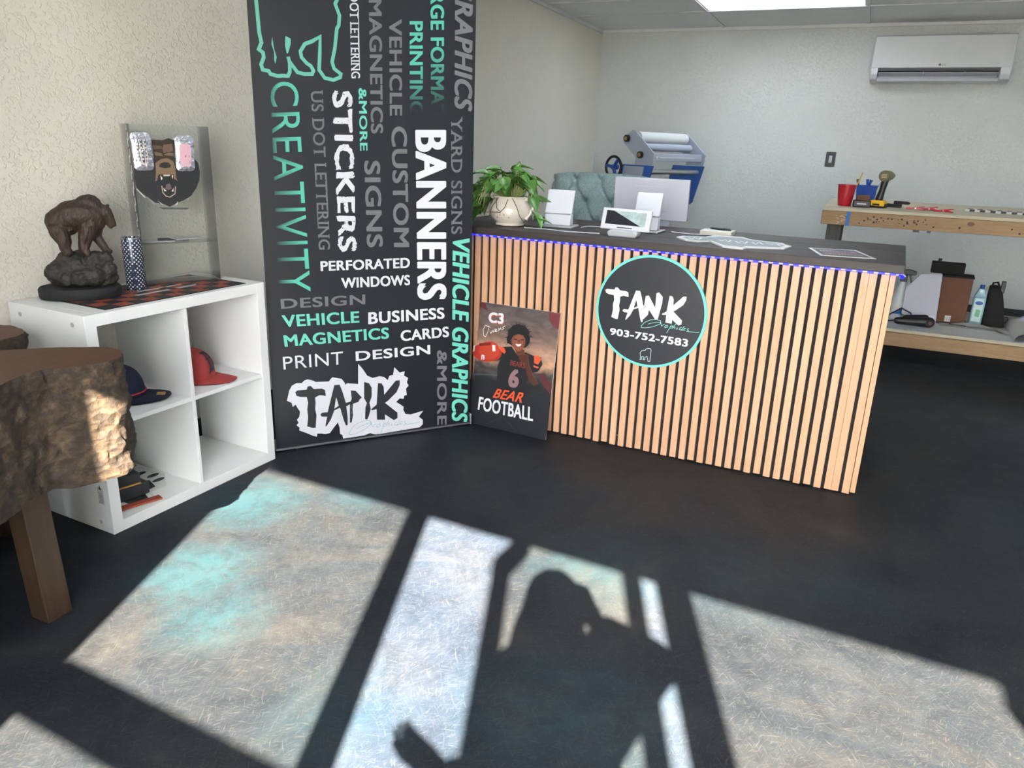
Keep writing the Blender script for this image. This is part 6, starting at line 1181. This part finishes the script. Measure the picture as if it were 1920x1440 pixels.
# ---------------------------------------------------------------- the photographer, behind the camera in the doorway
pr = thing('person', 'person with long hair holding up a phone, seen as the floor shadow', 'person', (0.11, -0.21, 0))
def hand(mb_, wrist, direction, palmn, s=1.0, curl=0.5):
    d = direction.normalized(); n_ = (palmn-d*palmn.dot(d)).normalized(); sd_ = d.cross(n_)
    mb_.hull(wrist, 0.025*s, wrist+d*0.05*s, 0.028*s); mb_.hull(wrist+d*0.05*s+sd_*0.022*s, 0.015*s, wrist+d*0.085*s+sd_*0.026*s, 0.013*s); mb_.hull(wrist+d*0.05*s-sd_*0.022*s, 0.015*s, wrist+d*0.08*s-sd_*0.028*s, 0.012*s)
    for k_, (o_, L_) in enumerate(((0.030, 0.062), (0.010, 0.072), (-0.011, 0.067), (-0.031, 0.052))):
        a = wrist+d*0.088*s+sd_*o_*s; b = a+(d+sd_*o_*4).normalized()*L_*0.55*s; c = b+(d*math.cos(curl*1.2)+n_*math.sin(curl*1.2)).normalized()*L_*0.6*s
        mb_.hull(a, 0.0095*s, b, 0.0085*s); mb_.hull(b, 0.0085*s, c, 0.007*s)
    a = wrist+d*0.03*s+sd_*0.03*s; b = a+(d*0.6+sd_*0.9+n_*0.2).normalized()*0.045*s; c = b+(d*0.9+sd_*0.4+n_*0.4).normalized()*0.035*s
    mb_.hull(a, 0.013*s, b, 0.011*s); mb_.hull(b, 0.011*s, c, 0.008*s)
V = Vector
mb = MB()
mb.M = Matrix.Translation((0, 0, -0.010))
mb.hull(V((0, -0.02, 1.535)), 0.074, V((0, 0.008, 1.505)), 0.074); mb.hull(V((0, 0.01, 1.49)), 0.066, V((0, 0.035, 1.445)), 0.042)
mb.hull(V((0, -0.015, 1.45)), 0.052, V((0, -0.02, 1.34)), 0.056)
mb.hull(V((0, 0.082, 1.512)), 0.008, V((0, 0.098, 1.487)), 0.012)
for s in (-1, 1): mb.sphere(V((s*0.078, -0.01, 1.50)), 0.02, 2, (0.5, 0.8, 1.4)); mb.sphere(V((s*0.03, 0.068, 1.515)), 0.014, 2)
mb.sphere(V((0, 0.074, 1.452)), 0.016, 2, (1.5, 0.6, 0.6))
mb.M = Matrix.Identity(4)
mb.hull(V((-0.06, -0.02, 1.28)), 0.056, V((0.15, -0.02, 1.29)), 0.060); mb.hull(V((0, -0.02, 1.25)), 0.11, V((0, -0.01, 1.0)), 0.10); mb.hull(V((-0.07, -0.01, 0.92)), 0.10, V((0.07, -0.01, 0.92)), 0.10)
for s in (-1, 1):
    mb.hull(V((s*0.085, -0.01, 0.86)), 0.085, V((s*0.09, 0.01, 0.47)), 0.056); mb.hull(V((s*0.09, 0.01, 0.47)), 0.054, V((s*0.09, -0.02, 0.10)), 0.036); mb.hull(V((s*0.09, -0.03, 0.045)), 0.036, V((s*0.10, 0.12, 0.03)), 0.028)
rel = V((-0.11, 0.21, 0))
phone_c = V((0, 0, CAM_H)) + CR*0.052 - CU*0.024 - CF*0.016
rw = V((0.245, 0.185, 1.315))+V((0, 0, 0)); re = V((0.262, 0.09, 1.305)); rs_ = V((0.19, -0.02, 1.30))
rw = phone_c+rel+CR*0.10-CU*0.045-CF*0.035
mb.hull(rs_, 0.052, re, 0.040); mb.hull(re, 0.040, rw, 0.026)
hand(mb, rw, CU*0.75-CR*0.25-CF*0.1, CF*0.35-CR*0.9, 0.92, 0.7)
le, lw = V((-0.13, -0.06, 1.0)), V((-0.245, 0.0, 0.955)); ls_ = V((-0.085, -0.02, 1.24))
mb.hull(ls_, 0.052, le, 0.040); mb.hull(le, 0.040, lw+V((-0.0, 0, 0.0)), 0.027)
hand(mb, lw, V((-0.9, 0.1, 0.20)), V((0, 1, 0.2)), 0.95, 0.2)
remeshed(mb, 'body', 'skin', 0.0042, pr, 2)
mb = MB(); mb.hull(V((0.0, -0.03, 1.520)), 0.083, V((0.0, -0.05, 1.40)), 0.096); mb.hull(V((0.0, -0.06, 1.41)), 0.102, V((0.0, -0.085, 1.20)), 0.118)
for s in (-1, 1): mb.hull(V((s*0.05, -0.02, 1.51)), 0.038, V((s*0.085, -0.015, 1.27)), 0.032)
remeshed(mb, 'hair', 'hair', 0.007, pr, 3)
mb = MB(); mb.hull(V((-0.06, -0.02, 1.27)), 0.068, V((0.15, -0.02, 1.29)), 0.072); mb.hull(V((0.02, -0.02, 1.24)), 0.138, V((0.035, -0.01, 1.00)), 0.140); mb.hull(V((-0.08, -0.01, 0.90)), 0.118, V((0.08, -0.01, 0.90)), 0.118); mb.hull(V((-0.05, -0.02, 1.22)), 0.12, V((0.05, -0.02, 1.0)), 0.12)
mb.hull(rs_, 0.085, re, 0.060); mb.hull(V((0.08, -0.02, 1.16)), 0.11, re, 0.055); mb.hull(re, 0.060, re+(rw-re)*0.85, 0.046); mb.hull(ls_, 0.056, le, 0.050); mb.hull(le, 0.050, le+(lw-le)*0.8, 0.040); mb.hull(V((0.13, -0.02, 1.345)), 0.05, re+(rw-re)*0.9, 0.042)
remeshed(mb, 'jacket', 'jacket', 0.008, pr, 3)
mb = MB(); mb.hull(V((-0.07, -0.01, 0.90)), 0.112, V((0.07, -0.01, 0.90)), 0.112)
for s in (-1, 1): mb.hull(V((s*0.085, -0.01, 0.84)), 0.100, V((s*0.09, 0.01, 0.47)), 0.070); mb.hull(V((s*0.09, 0.01, 0.47)), 0.068, V((s*0.09, -0.02, 0.09)), 0.054)
remeshed(mb, 'trousers', 'jeans', 0.008, pr, 3)
for s in (-1, 1):
    mb = MB(); mb.hull(V((s*0.09, -0.04, 0.05)), 0.048, V((s*0.10, 0.13, 0.04)), 0.038); o_ = remeshed(mb, 'shoe', 'black_plastic', 0.006, pr, 2)
    for v in o_.data.vertices: v.co.z = max(0.0, v.co.z)
ph = thing('phone', 'dark phone held up at chest height by the photographer', 'phone', phone_c)
PM = Matrix(((CR.x, CU.x, -CF.x, 0), (CR.y, CU.y, -CF.y, 0), (CR.z, CU.z, -CF.z, 0), (0, 0, 0, 1)))
mb = MB(); mb.M = PM; mb.box((-0.073, -0.036, -0.004), (0.073, 0.036, 0.004), 0.003); mb.build('body', 'black_plastic', ph)
mb = MB(); mb.M = PM; mb.box((-0.071, -0.034, 0.0041), (0.071, 0.034, 0.0046)); mb.build('screen', 'screen', ph)
